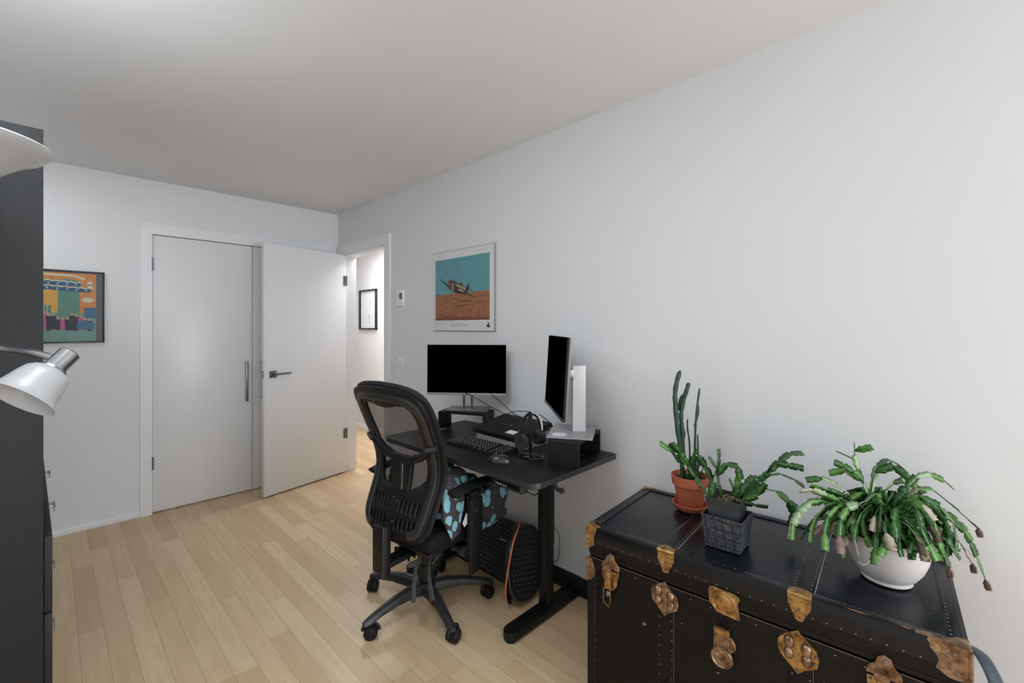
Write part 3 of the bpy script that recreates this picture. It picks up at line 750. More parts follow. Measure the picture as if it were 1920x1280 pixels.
# ------------------------------------------------------------------ monitor risers and monitors
def riser(name_label, A, wdir, W_, D_, Hh_):
    rz = math.atan2(wdir[1], wdir[0])
    t = thing('monitor_riser', name_label, 'monitor riser', (A[0], A[1], DZ), rz, 'monitor risers')
    th = .014
    # arch section in local x (width) / z, extruded along local y (depth)
    def arch(r0):
        w_, h_ = W_, Hh_
        outer = [(0, 0)] + [(0 + .012 - .012 * math.cos(a), h_ - .012 + .012 * math.sin(a)) for a in [PI / 2 * k / 5 for k in range(6)]] + \
                [(w_ - .012 + .012 * math.sin(a), h_ - .012 + .012 * math.cos(a)) for a in [PI / 2 * k / 5 for k in range(6)]] + [(w_, 0), (w_ - th, 0), (w_ - th, h_ - th - .004), (w_ - th - .004, h_ - th), (th + .004, h_ - th), (th, h_ - th - .004), (th, 0)]
        return outer
    m = MB(); o = arch(0)
    a = [m.bm.verts.new((x, 0, z)) for x, z in o]; b_ = [m.bm.verts.new((x, D_, z)) for x, z in o]
    n = len(o)
    for i in range(n): m.bm.faces.new((a[i], a[(i + 1) % n], b_[(i + 1) % n], b_[i]))
    for vs in (a, b_):
        f = m.bm.faces.new(vs); f.normal_update(); bmesh.ops.triangulate(m.bm, faces=[f])
    m.build('bent_shelf', M['riser'], t)
    return t
riser('black stained bent-wood riser under the left monitor', (1.598, 2.150), (.425, -.905), .300, .146, .110)
riser('black stained bent-wood riser under the right monitor, turned end-on to the wall', (1.580, 1.124), (.969, .246), .288, .148, .110)

def monitor(label, centre, nx, ny, W_, Hh_, tilt, zbase, zc, logo, off=.055):
    """origin at the stand foot; local -y is the way the screen faces"""
    rz = math.atan2(ny, nx) + PI / 2
    t = thing('monitor', label, 'monitor', (centre[0], centre[1], zbase), rz, 'office monitors')
    h0 = zc - zbase
    Mt = Matrix.Translation((0, -off, h0)) @ Euler((-tilt, 0, 0)).to_matrix().to_4x4()
    m = MB(); m.box((0, .006, 0), (W_, .010, Hh_), bev=.0015); m.build('bezel', M['black_matte'], t, xform=Mt)
    m = MB(); m.plate(rct(-W_ / 2 + .002, W_ / 2 - .002, -Hh_ / 2 + .0135, Hh_ / 2 - .002), frame_m((0, .0008, 0), (1, 0, 0), (0, 0, 1))); m.build('screen', M['screen'], t, xform=Mt, smooth=0)
    m = MB(); m.box((0, .0008, -Hh_ / 2 + .0065), (W_, .004, .013), bev=.0008); ch = m.build('chin', M['silver'] if logo else M['grey_plastic'], t, xform=Mt)
    if logo: ring(.0045, -Hh_ / 2 + .0066).build('round_mark', M['ink'], ch, xform=Mt, smooth=0)
    m = MB(); m.box((0, .0155, 0), (W_ - .004, .010, Hh_ - .004), bev=.002)
    m.box((0, .027, -.01), (W_ * .62, .016, Hh_ * .62), bev=.007); m.build('back_shell', M['shell'], t, xform=Mt)
    m = MB(); m.box((0, .034 + (off - .064) / 2, .0), (.055, max(.012, off - .064), .050), bev=.002); m.build('tilt_hinge', M['dark_steel'], t, xform=Mt)
    return t, h0
def ring(r, z):
    m = MB(); ring2(m, 0, 0, r, r, .0035, 0, frame_m((0, -.0014, z), (1, 0, 0), (0, 0, 1))); return m
# left: wide screen square on to the chair
t, h0 = monitor('monitor with black screen and silver chin, on the left riser', (1.742, 2.046), -.789, -.614, .472, .296, .02, .87, 1.114, True)
m = MB(); m.box((0, .012, .004), (.250, .150, .006), bev=.001); m.build('foot_plate', M['mid_silver'], t)
m = MB()
m.box((-.024, .0, .14), (.013, .008, .27), bev=.001); m.box((.024, .0, .14), (.013, .008, .27), bev=.001); m.box((0, .004, .115), (.036, .004, .22), bev=.001) if False else None
m.box((0, 0, .205), (.060, .008, .12)); m.box((0, 0, .012), (.060, .008, .022))
m.build('stand_column', M['steel'], t)
# right: turned almost edge-on, bright stand column
t, h0 = monitor('monitor turned nearly edge-on with a bright flat stand, on the right riser', (1.732, 1.232), -.742, .670, .510, .352, .060, .870, 1.148, False, .115)
m = MB(); m.box((0, 0, .004), (.280, .205, .006), bev=.001); fp_ = m.build('foot_plate', M['silver'], t)
fp_.location = (.0, -.030, 0); fp_.rotation_euler = (0, 0, math.radians(-18))
fp_['label'] = 'grey metal foot plate with a round white sticker'
m = MB(); m.lathe([(0, .0072), (.034, .0072), (.034, .0078), (0, .0078)], c=(.085, -.050, 0), seg=32)
for k in range(5): m.box((.067 + k * .009, -.050, .008), (.0015, .034 - abs(k - 2) * .005, .0004), rot=(0, 0, .4), slot=1)
m.build('sticker', [M['white_paper'], M['ink_light']], fp_)
m = MB(); m.box((0, .0, .158), (.022, .062, .312), bev=.0015, rot=(0, 0, 0)); m.build('stand_column', M['white_plastic'], t)

# ------------------------------------------------------------------ laptop on a silver dock
t = thing('laptop_stand', 'silver wedge stand with a round button, under the closed laptop', 'laptop stand', (1.600, 1.660, DZ), math.radians(-1.5))
m = MB()
pf = [(0, 0), (0, .030), (.235, .070), (.235, 0)]
m.prism([(x, z) for x, z in pf], frame_m((0, .155, 0), (1, 0, 0), (0, 0, 1)), .33, bev=.0); m.build('wedge_body', M['silver'], t)
m = MB(); m.cyl((-.003, -.150, .014), (.001, -.150, .014), .007, seg=20); m.build('button', M['white_plastic'], t)
tl = math.atan2(.040, .235)
t = thing('laptop', 'closed black laptop with a white sticker, lying on the silver stand', 'laptop', (1.600, 1.662, DZ + .0325), math.radians(-1.5))
Ml = Matrix.Translation((-.004, 0, 0)) @ Euler((0, -tl, 0)).to_matrix().to_4x4()
m = MB(); m.box((.130, 0, .010), (.252, .355, .016), bev=.004); m.build('base', M['black'], t, xform=Ml)
m = MB(); m.box((.125, 0, .0245), (.255, .360, .012), bev=.005); lid = m.build('lid', M['black_matte'], t, xform=Ml)
m = MB(); m.box((.045, -.085, .0308), (.040, .062, .0006)); m.build('sticker', M['white_paper'], lid, xform=Ml)
m = MB()
for k, w_ in enumerate((.006, .010, .007, .012, .014)): m.plate(rct(k * .015, k * .015 + w_, 0, .0035 + (k == 4) * .002), Ml @ frame_m((.115, .055, .0310), (0, -1, 0), (1, 0, 0)))
m.build('pale_mark', M['silver'], lid, smooth=0)

# ------------------------------------------------------------------ keyboard
kA, kB = Vector((1.432, 1.858, 0)), Vector((1.447, 1.482, 0))
kd = (kB - kA).normalized(); rz = math.atan2(kd.y, kd.x)
t = thing('keyboard', 'black computer keyboard with small white legends, lying before the laptop', 'keyboard', (kA.x, kA.y, DZ), rz)
KL = .385
m = MB(); pf = [(0, 0), (0, .008), (.130, .020), (.130, 0)]
m.prism(pf, frame_m((0, 0, 0), (0, 1, 0), (0, 0, 1)), KL, bev=.0); m.build('body', M['black_matte'], t)
kt = math.atan2(.012, .130)
km = MB(); km.box((0, 0, .003), (.0150, .0150, .006), bev=.0015, seg=1, slot=0); km.box((-.002, .001, .0062), (.0038, .0050, .0004), slot=1)
key0 = km.build('key', [M['key'], M['legend']], t)
first = True
for r_ in range(6):
    for c in range(20):
        if r_ == 0 and 3 <= c <= 8: continue
        if c == 15: continue
        x = .014 + c * .0188; y = .012 + r_ * .0205
        if r_ == 0 and c > 8 and c % 2: continue
        if first: k_ = key0; first = False
        else: k_ = key0.copy(); C.objects.link(k_)
        k_.location = (x, y, .008 + y * math.tan(kt)); k_.rotation_euler = (kt, 0, 0); k_.parent = t
m = MB(); m.box((.014 + 5.5 * .0188, .012, .0122), (.108, .0150, .006), bev=.0015); m.build('space_bar', M['key'], t)

# ------------------------------------------------------------------ mouse
t = thing('mouse', 'black computer mouse with a glossy silver side, at the front of the desk', 'mouse', (1.408, 1.432, DZ), math.radians(-46))
m = MB(); m.sph((0, 0, 0), (.055, .030, .034), seg=32)
for v in m.bm.verts:
    v.co.z = max(v.co.z, 0.0) if v.co.z < 0 else v.co.z * (1 - .18 * v.co.x / .055)
m.build('shell', mat('mouse_shell', (.05, .05, .052), .22, .6, var=.1), t)
m = MB(); m.cyl((-.004, -.004, .028), (-.004, .004, .028), .008); m.build('scroll_wheel', M['black_rubber'], t, xform=Matrix.Translation((-.022, 0, .0)))

# ------------------------------------------------------------------ headphones on their stand
t = thing('headphone_stand', 'black headphone stand with an angular base beside the keyboard', 'headphone stand', (1.560, 1.372, DZ), math.radians(-60))
m = MB(); m.prism([(-.055, -.03), (.0, -.055), (.06, -.03), (.055, .045), (-.055, .045)], Matrix.Translation((0, 0, 0)), .010, bev=.002); m.build('base', M['black_gloss'], t)
m = MB(); m.box((-.012, .010, .100), (.014, .014, .185), bev=.002); m.tube([(-.012, .010, .178), (-.012, .010, .196)], .010, seg=8); m.build('upright', M['black'], t)
t = thing('headphones', 'black over-ear headphones with a pale inner band, hung on the stand', 'headphones', (1.560, 1.372, DZ + .05), math.radians(2))
def arc(r, z0, a0, a1, n, rx=1.0): return [(r * rx * math.cos(a0 + (a1 - a0) * k / n), .012, z0 + r * math.sin(a0 + (a1 - a0) * k / n)) for k in range(n + 1)]
m = MB(); m.tube(arc(.088, .064, -.35, PI + .35, 24, .86), .0085, seg=10, flat=.42, up=(0, 1, 0)); m.build('headband', M['black'], t)
m = MB(); m.tube([(x + .004, y - .004, z) for x, y, z in arc(.0925, .064, -.25, 1.55, 16, .86)], .0060, seg=8, flat=.4, up=(0, 1, 0)); m.build('band_trim', M['white_plastic'], t)
for sx in (-1, 1):
    m = MB(); m.cyl((sx * .074, .012, .030), (sx * .052, .012, .030), .036, .031, seg=28); cup = m.build('ear_cup', M['grey_plastic'], t)
    m = MB(); tor = [(sx * .048, .012 + .022 * math.cos(2 * PI * k / 20), .030 + .022 * math.sin(2 * PI * k / 20)) for k in range(20)]
    m.tube(tor, .009, seg=8, closed=True); m.build('ear_pad', M['black_rubber'], cup)
m = MB(); m.tube(catmull([(-.074, .012, .010), (-.085, .0, -.01), (-.070, -.045, -.014), (-.025, -.075, -.015)], 6), .004, seg=8); m.build('microphone', M['black'], t)

# ------------------------------------------------------------------ desk cables
def cable(label, pts, r=.0022):
    o = MB().tube([tuple(p) for p in catmull(pts, 8)], r, seg=8).build('cable', M['black'])
    tag(o, label, 'cable', 'desk cables')
cable('black cable from behind the left monitor down to the laptop', [(1.665, 1.990, .990), (1.690, 1.90, .955), (1.730, 1.79, .905), (1.765, 1.70, .866), (1.80, 1.66, .862)])
cable('black cable with a bare plug end crossing over the laptop', [(1.768, 1.868, .975), (1.79, 1.80, .930), (1.80, 1.73, .885), (1.815, 1.68, .867)])
cable('thin black cable arched behind the headphones', [(1.745, 1.77, .862), (1.80, 1.72, .894), (1.835, 1.62, .898), (1.83, 1.52, .880), (1.80, 1.40, .82), (1.79, 1.36, .764)])
cable('coiled black cable behind the right riser', [(1.72, 1.40, .764), (1.80, 1.42, .79), (1.855, 1.40, .80), (1.85, 1.32, .775), (1.76, 1.32, .764)])
cable('thin black cable curled under the right riser', [(1.70, 1.165, .764), (1.66, 1.145, .764), (1.635, 1.16, .764), (1.66, 1.20, .764), (1.75, 1.215, .764)])
cable('loop of thin cable behind the near desk leg', [(1.86, 1.49, .30), (1.885, 1.475, .27), (1.89, 1.47, .20), (1.885, 1.475, .13), (1.87, 1.50, .10)], .0018)
t = thing('ballpoint_pen', 'small dark pen lying at the foot of the left riser', 'pen', (1.600, 2.120, DZ), math.radians(-25))
m = MB(); m.cyl((-.03, 0, .005), (.05, 0, .005), .0045, seg=10); m.build('barrel', M['black'], t)
m = MB()
for k in range(5): m.cyl((-.028 + k * .012, 0, .005), (-.024 + k * .012, 0, .005), .0052, seg=10)
m.build('grip_rings', M['silver'], t)
M['stud_black'] = mat('glossy_black_rubber', (0.022, 0.022, 0.024), 0.32, spec=0.6)
M['lever'] = mat('scuffed_grey_plastic', (0.085, 0.085, 0.087), 0.3, var=0.3, scale=120)

# ------------------------------------------------------------------ office chair
CH = (1.285, 1.83, 0); CR = math.radians(-82.5)
t = thing('office_chair', 'black mesh-back office chair on five casters, turned towards the desk', 'chair', CH, CR)
ZB = [(.42, -.228), (.5, -.207), (.6, -.166), (.65, -.146), (.70, -.135), (.75, -.137), (.85, -.168), (.95, -.213), (1.0, -.238), (1.10, -.288)]
def yb(z, x=0):
    z = max(.42, min(1.10, z)); y = 0
    for (a, ya), (b, yb_) in zip(ZB, ZB[1:]):
        if a <= z <= b:
            k = (z - a) / (b - a); y = ya + (yb_ - ya) * k
    return y + .45 * x * x
def bendy(mb, dy=0.0, cuts=True):
    """shape drawn in x / y(=height) / z(=thickness) -> chair back surface"""
    bm = mb.bm
    for i in range(1, 14):
        z = .42 + i * .05
        bmesh.ops.bisect_plane(bm, geom=bm.verts[:] + bm.edges[:] + bm.faces[:], plane_co=(0, z, 0), plane_no=(0, 1, 0))
    for x in (-.2, -.15, -.1, -.05, 0, .05, .1, .15, .2):
        bmesh.ops.bisect_plane(bm, geom=bm.verts[:] + bm.edges[:] + bm.faces[:], plane_co=(x, 0, 0), plane_no=(1, 0, 0))
    for v in bm.verts:
        x, z, d = v.co.x, v.co.y, v.co.z
        v.co = Vector((x, yb(z, x) + dy - d, z))
    return mb
half = [(.0, .428), (.10, .430), (.155, .437), (.185, .455), (.203, .48), (.211, .53), (.216, .60), (.221, .68), (.227, .76), (.235, .85), (.242, .93), (.242, 1.00), (.232, 1.045), (.205, 1.073), (.165, 1.090), (.10, 1.101), (0, 1.106)]
outer = [tuple(p[:2]) for p in catmull([(a, b_, 0) for a, b_ in half], 3)]
outer = outer + [(-x, z) for x, z in reversed(outer[1:-1])]
def mir(pts): return pts + [(-x, z) for x, z in reversed(pts) if abs(x) > 1e-6]
up = mir([(0, .770), (.06, .776), (.13, .800), (.162, .830), (.168, .90), (.170, .96), (.160, 1.005), (.135, 1.022), (.08, 1.020), (.045, 1.010), (0, 1.004)])
lo = [(.060, .622), (.120, .630), (.146, .648), (.154, .68), (.158, .72), (.160, .778), (.140, .768), (.08, .745), (.058, .735)]
slot_ = lambda x, z0, z1: [(x - .0052, z0 + .004), (x - .002, z0), (x + .002, z0), (x + .0052, z0 + .004), (x + .0052, z1 - .004), (x + .002, z1), (x - .002, z1), (x - .0052, z1 - .004)]
holes = [up, lo, [(-x, z) for x, z in reversed(lo)]]
for sx in (-1, 1):
    for k in range(5):
        x = sx * (.040 + k * .0265)
        holes.append(slot_(x, .533, .583)); holes.append(slot_(x, .462, .510))
holes.append([(-.008, .64), (.008, .64), (.008, .735), (-.008, .735)])
fr = bendy(shape2d(outer, holes, .022, .004))
fr.build('back_frame', M['black'], t, smooth=50)
# raised charcoal rib and deeper rim round the edge
rib = [p for p in catmull([(.125, .452, 0), (.165, .47, 0), (.184, .52, 0), (.189, .60, 0), (.194, .68, 0), (.199, .76, 0), (.205, .85, 0), (.210, .93, 0), (.206, .985, 0), (.190, 1.025, 0), (.155, 1.048, 0), (.09, 1.058, 0), (0, 1.062, 0)], 4)]
ribs = [(p.x, p.y) for p in rib] + [(-p.x, p.y) for p in reversed(rib[:-1])]
m = MB(); m.tube([(x, yb(z, x) - .012, z) for x, z in ribs], .0190, seg=12, flat=.34, up=(0, 1, 0)); m.build('back_rib', M['frame_sheen'], t)
rimp = [(x, z) for x, z in outer]
m = MB(); m.tube([(x * .99, yb(z, x) + .020, z) for x, z in rimp], .020, seg=12, closed=True, flat=.6, up=(0, 1, 0)); m.build('back_rim', M['black_matte'], t)
m = MB(); n = 20
g = [[m.bm.verts.new((-.215 + .43 * i / n, yb(.63 + .40 * j / n, -.215 + .43 * i / n) + .022, .61 + .43 * j / n)) for i in range(n + 1)] for j in range(n + 1)]
for j in range(n):
    for i in range(n): m.bm.faces.new((g[j][i], g[j][i + 1], g[j + 1][i + 1], g[j + 1][i]))
m.build('back_mesh', M['mesh'], t)
m = MB(); lb = [(-.230, .838), (-.19, .822), (-.15, .790), (-.09, .765), (0, .752), (.09, .765), (.15, .790), (.19, .822), (.230, .838)]
m.tube([(p[0], yb(p[1], p[0]) - .018, p[1]) for p in catmull([(a, b_, 0) for a, b_ in lb], 4)], .017, seg=10, flat=.6, up=(0, 1, 0)); lsup = m.build('lumbar_arch', M['black'], t)
for sx in (-1, 1):
    m = MB(); m.cyl((sx * .190, yb(.83, .2) - .030, .826), (sx * .238, yb(.83, .25) - .022, .838), .012, seg=14); m.build('lumbar_knob', M['frame_sheen'], lsup)
m = MB(); m.prism([(-.052, .60), (.052, .60), (.056, .74), (.09, .775), (-.09, .775), (-.056, .74)], frame_m((0, -.147, 0), (1, 0, 0), (0, 0, 1)), .016, bev=.004); m.build('spine_plate', M['black'], t)
m = MB(); m.box((.022, -.166, .675), (.011, .004, .125), bev=.001, rot=(0, .0, 0)); m.build('height_track', M['steel'], t)
m = MB()
for x, z in ((-.012, .585), (.014, .575), (-.012, .475), (.020, .492), (.15, .455), (-.15, .455), (.0, 1.04), (-.05, 1.035)): m.sph((x, yb(z, x) - .012, z), (.0035, .002, .0035), seg=8)
m.build('screws', M['steel'], t)
# J-bar below the back
m = MB(); m.box((0, -.262, .375), (.094, .038, .215), bev=.012, seg=4); m.build('back_upright', M['black'], t)
m = MB(); m.box((.040, -.277, .375), (.010, .022, .225), bev=.003); m.build('upright_edge', M['frame_sheen'], t)
m = MB(); m.box((0, -.17, .305), (.075, .16, .024), bev=.006); m.build('tilt_arm', M['black'], t)
# seat
m = MB(); m.box((0, .055, .408), (.485, .470, .085), bev=.040, seg=5)
for v in m.bm.verts:
    if v.co.y > .15: v.co.z -= (v.co.y - .15) ** 2 * 1.6
    v.co.x *= 1 - .10 * max(0, -(v.co.y - .0)) / .18
m.build('seat_cushion', M['cushion_seat'], t)
m = MB(); m.box((0, .03, .360), (.40, .38, .022), bev=.010, seg=3); m.build('seat_pan', M['black'], t)
# mechanism
m = MB(); m.box((0, .01, .322), (.16, .24, .05), bev=.010); m.box((0, .07, .335), (.30, .05, .02), bev=.004); m.build('tilt_mechanism', M['black_gloss'], t)
m = MB()
for k in range(9):
    random.seed(k); m.cyl((.0 + random.uniform(-.07, .07), -.09 + random.uniform(-.02, .01), .31 + random.uniform(-.02, .03)), (random.uniform(-.08, .08), -.135, .30 + random.uniform(-.02, .02)), .006, seg=8)
m.build('mechanism_linkage', M['black_gloss'], t)
m = MB(); m.cyl((.16, .02, .315), (.24, .03, .318), .009, seg=12); m.cyl((.225, .03, .318), (.25, .03, .318), .026, seg=24); m.build('tension_knob', M['grey_plastic'], t)
m = MB(); m.cyl((0, 0, .09), (0, 0, .30), .025, seg=24); m.cyl((0, 0, .10), (0, 0, .20), .036, .031, seg=28); m.build('gas_lift', M['black'], t)
for (a, b_, c_) in (((.065, -.10, .305), (.090, -.150, .230), (.130, -.190, .150)), ((.120, -.08, .310), (.160, -.125, .240), (.205, -.150, .165))):
    m = MB(); pts = catmull([a, b_, c_], 6)
    m.tube(pts, [.009 + .014 * (k / (len(pts) - 1)) for k in range(len(pts) - 1)] + [.014], seg=12, flat=.24, up=(0, 1, .3)); m.build('lever', M['lever'], t)
# five-star base and casters
m = MB(); m.lathe([(0, .065), (.040, .065), (.052, .075), (.056, .105), (.048, .125), (.0, .128)]); m.build('base_hub', M['black'], t)
for k in range(5):
    a = math.radians(265.5 + 72 * k); u = Vector((math.cos(a), math.sin(a), 0)); v = Vector((-u.y, u.x, 0))
    m = MB(); S = []
    for (r, zc, hw, hh) in ((.035, .098, .034, .024), (.10, .104, .027, .022), (.18, .101, .022, .018), (.26, .088, .019, .014), (.315, .074, .018, .013), (.338, .070, .012, .009)):
        S.append([m.bm.verts.new(u * r + v * (hw * sx_) + Vector((0, 0, zc + hh * sz_))) for sx_, sz_ in ((-1, -1), (-.9, .35), (-.45, 1), (.45, 1), (.9, .35), (1, -1))])
    for A, B_ in zip(S, S[1:]):
        for i in range(6): m.bm.faces.new((A[i], A[(i + 1) % 6], B_[(i + 1) % 6], B_[i]))
    m.bm.faces.new(S[0]); m.bm.faces.new(list(reversed(S[-1])))
    for q_ in range(12):                              # ribbed sides of the leg
        r = .065 + q_ * .009
        for sx_ in (-1, 1): m.box(tuple(u * r + v * (sx_ * (.030 - r * .045)) + Vector((0, 0, .096))), (.0022, .004, .026), rot=(0, 0, a))
    leg = m.build('base_leg', M['frame_sheen'], t, smooth=50)
    c0 = u * .318; ca = a + [.9, .5, 2.2, 1.2, .3][k]; cu = Vector((math.cos(ca), math.sin(ca), 0))
    wx = c0 + Vector((-cu.y, cu.x, 0)) * .014
    m = MB(); m.cyl((c0.x, c0.y, .05), (c0.x, c0.y, .072), .010, seg=12)
    hood = [(wx + Vector((-cu.y, cu.x, 0)) * (.031 * math.cos(b_)) + Vector((0, 0, .034 + .032 * math.sin(b_)))) for b_ in [PI * q_ / 10 for q_ in range(11)]]
    m.tube(hood, .012, seg=10, flat=.35, up=tuple(cu)); cst = m.build('caster', M['black'], t)
    for sx_ in (-1, 1):
        wc = wx + cu * (.0125 * sx_)
        m = MB(); m.cyl(tuple(wc - cu * .009 + Vector((0, 0, .0305))), tuple(wc + cu * .009 + Vector((0, 0, .0305))), .0300, .0300, seg=28)
        m.sph(tuple(wc + cu * (.007 * sx_) + Vector((0, 0, .0305))), (.022, .022, .010), rot=(PI / 2, 0, ca + PI / 2), seg=16); m.build('wheel', M['black_matte'], cst)
# arms
for sx in (-1, 1):
    m = MB(); m.box((sx * .282, .045, .45), (.034, .080, .26), bev=.008, seg=3); m.build('arm_sleeve', M['black_matte'], t)
    m = MB(); m.box((sx * .280, .045, .31), (.022, .060, .16), bev=.006, seg=2); m.box((sx * .21, .045, .332), (.15, .060, .018), bev=.004); m.build('arm_bracket', M['black'], t)
    m = MB(); m.box((sx * .282, .045, .585), (.026, .066, .06), bev=.006)
    m.tube(catmull([(sx * .282, -.105, .628), (sx * .284, -.05, .640), (sx * .284, .05, .642), (sx * .280, .15, .634), (sx * .270, .215, .612)], 6), [.020] + [.038] * 22 + [.034, .024], seg=16, flat=.36, up=(0, 0, 1)); m.build('arm_pad', M['black_matte'], t)
    m = MB(); m.cyl((sx * .298, .030, .530), (sx * .304, .030, .530), .014, seg=24); m.build('arm_button', M['frame_sheen'], t)

# ------------------------------------------------------------------ patterned blanket heaped on the seat
def blob_mesh(lumps, voxel, disp, seed=1):
    mb = MB()
    for c, r, rot in lumps: mb.sph(c, r, seg=24, rot=rot)
    me = bpy.data.meshes.new('tmp'); mb.bm.to_mesh(me); mb.bm.free()
    ob = bpy.data.objects.new('tmp', me); C.objects.link(ob)
    md = ob.modifiers.new('r', 'REMESH'); md.mode = 'VOXEL'; md.voxel_size = voxel
    ms = ob.modifiers.new('s', 'SMOOTH'); ms.iterations = 6; ms.factor = .6
    dg = bpy.context.evaluated_depsgraph_get()
    me2 = bpy.data.meshes.new_from_object(ob.evaluated_get(dg))
    out = MB(); out.bm.from_mesh(me2)
    bpy.data.objects.remove(ob)
    out.bm.normal_update()
    for v in out.bm.verts:
        p = v.co * 11 + Vector((seed, 0, 0))
        v.co += v.normal * (noise.noise(p) * disp + noise.noise(p * 2.7) * disp * .4)
    return out
lumps = [((.03, .09, .500), (.200, .215, .055), (0, 0, 0)), ((.238, .225, .478), (.030, .125, .112), (0, .06, 0)), ((.205, .230, .515), (.045, .125, .062), (0, 0, 0)), ((.236, .305, .430), (.026, .045, .060), (0, 0, 0)), ((.236, .150, .425), (.026, .055, .055), (0, 0, 0)), ((.228, .315, .520), (.030, .045, .055), (0, 0, 0)),
         ((.225, -.035, .545), (.030, .075, .115), (0, .05, 0)), ((.210, -.060, .640), (.045, .052, .062), (0, 0, 0)), ((.150, .030, .620), (.090, .075, .075), (0, 0, .3)), ((.165, .12, .590), (.08, .07, .055), (0, 0, 0)),
         ((.238, -.045, .455), (.014, .050, .055), (0, 0, 0)), ((.242, -.060, .425), (.012, .026, .030), (0, 0, 0)), ((.06, .04, .56), (.12, .10, .06), (0, 0, 0))]
bl = thing('blanket', 'pebble-printed grey and turquoise blanket heaped on the office chair seat', 'blanket', CH, CR)
bm_ = blob_mesh(lumps, .0085, .012)
bm_.build('cloth', M['blanket'], bl, smooth=0)
for p in bl.children[0].data.polygons: p.use_smooth = True
m = MB(); m.prism([(0, 0), (.020, .018), (.026, .050), (.010, .062), (-.010, .020)], frame_m((.262, -.006, .452), (.25, .97, 0), (0, 0, 1)), .0015); m.build('care_tag', M['tag'], bl)

# ------------------------------------------------------------------ foot rest, balance board, box behind the desk leg
t = thing('foot_rest_mat', 'black dimpled foot-rest slab leaning on the wall under the desk', 'foot rest', (1.665, 1.84, .0), 0)
Mf = Matrix.Translation((0, 0, .004)) @ Euler((0, -math.radians(44), 0)).to_matrix().to_4x4()
m = MB(); m.box((.155, 0, .026), (.300, .40, .046), bev=.014, seg=3); m.build('slab', M['black_rubber'], t, xform=Mf)
m = MB()
for i in range(13):
    for j in range(17):
        m.box((.022 + i * .0222, -.178 + j * .0222 + (i % 2) * .006, .0505), (.013, .013, .007), bev=.003, seg=1)
m.build('dimples', M['stud_black'], t, xform=Mf)
m = MB()
for k in range(5): m.plate(rct(k * .010, k * .010 + .007, 0, .006), Mf @ frame_m((.185, -.045, .0545), (0, -1, 0), (1, 0, 0)))
m.build('pale_mark', M['legend'], t, smooth=0)

t = thing('balance_board', 'black studded balance board with an orange plywood edge, standing under the desk', 'balance board', (1.53, 1.474, 0), 0)
def oval(w_, h_, n=48, p=2.5):
    out = []
    for k in range(n):
        a = 2 * PI * k / n; c_, s_ = math.cos(a), math.sin(a)
        out.append((w_ / 2 * abs(c_) ** (2 / p) * (1 if c_ > 0 else -1), h_ / 2 + h_ / 2 * abs(s_) ** (2 / p) * (1 if s_ > 0 else -1)))
    return out
Mo = frame_m((.085, .0, .020), (1, 0, -.26), (.26, .22, 1))
m = MB(); m.prism(oval(.262, .352), Mo @ Matrix.Translation((0, 0, -.012)), .022, bev=.006); m.build('rubber_mat', M['black_rubber'], t)
m = MB()
for i in range(-5, 6):
    for j in range(14):
        x = i * .0235 + (j % 2) * .008; y = .03 + j * .0235
        if (abs(x) / .108) ** 2.4 + (abs(y - .176) / .155) ** 2.4 < 1: m.sph(tuple(Mo @ Vector((x, y, .0095))), (.0065, .004, .0065), seg=8)
m.build('studs', M['stud_black'], t)
m = MB()
o_ = oval(.262, .352); m.tube([tuple(Mo @ Vector((x * .985, .176 + (y - .176) * .985, .0095))) for x, y in o_], .0022, seg=6, closed=True); m.build('mat_edge', M['mid_silver'], t)
m = MB(); prof_ = catmull([(-.012, .012, 0), (-.030, .050, 0), (-.035, .120, 0), (-.028, .190, 0), (-.012, .280, 0), (.004, .345, 0), (.030, .395, 0)], 5)
F2, R2 = Vector((.7199, .6941, 0)), Vector((.6941, -.7199, 0)); rows = []
for k, p in enumerate(prof_):
    tt_ = k / (len(prof_) - 1); wd = .02 + .17 * math.sin(PI * min(1, max(0, tt_))) ** .5
    base = R2 * p.x + Vector((0, 0, p.y)) - F2 * .01; off = R2 * .008
    rows.append([m.bm.verts.new(base + F2 * (.09 - wd / 2)), m.bm.verts.new(base + off + F2 * (.09 - wd / 2)), m.bm.verts.new(base + off + F2 * (.09 + wd / 2)), m.bm.verts.new(base + F2 * (.09 + wd / 2))])
for A, B_ in zip(rows, rows[1:]):
    for i in range(4):
        f = m.bm.faces.new((A[i], A[(i + 1) % 4], B_[(i + 1) % 4], B_[i])); f.material_index = 1 if i in (0, 2) else 0
for r_ in (rows[0], rows[-1]):
    f = m.bm.faces.new(r_); f.material_index = 1
m.build('plywood_deck', [M['black_matte'], M['orange']], t)
t = thing('cable_box', 'low black box on the floor at the wall, behind the near desk leg', 'cable box', (1.879, 1.36, 0))
m = MB(); m.box((0, 0, .041), (.038, .36, .082), bev=.010, seg=3); m.build('housing', M['black_matte'], t)
m = MB(); m.tube(catmull([(0, -.17, .02), (-.01, -.20, .008), (-.02, -.23, .006), (-.03, -.27, .006)], 6), .004, seg=8); m.build('lead', M['black'], t)

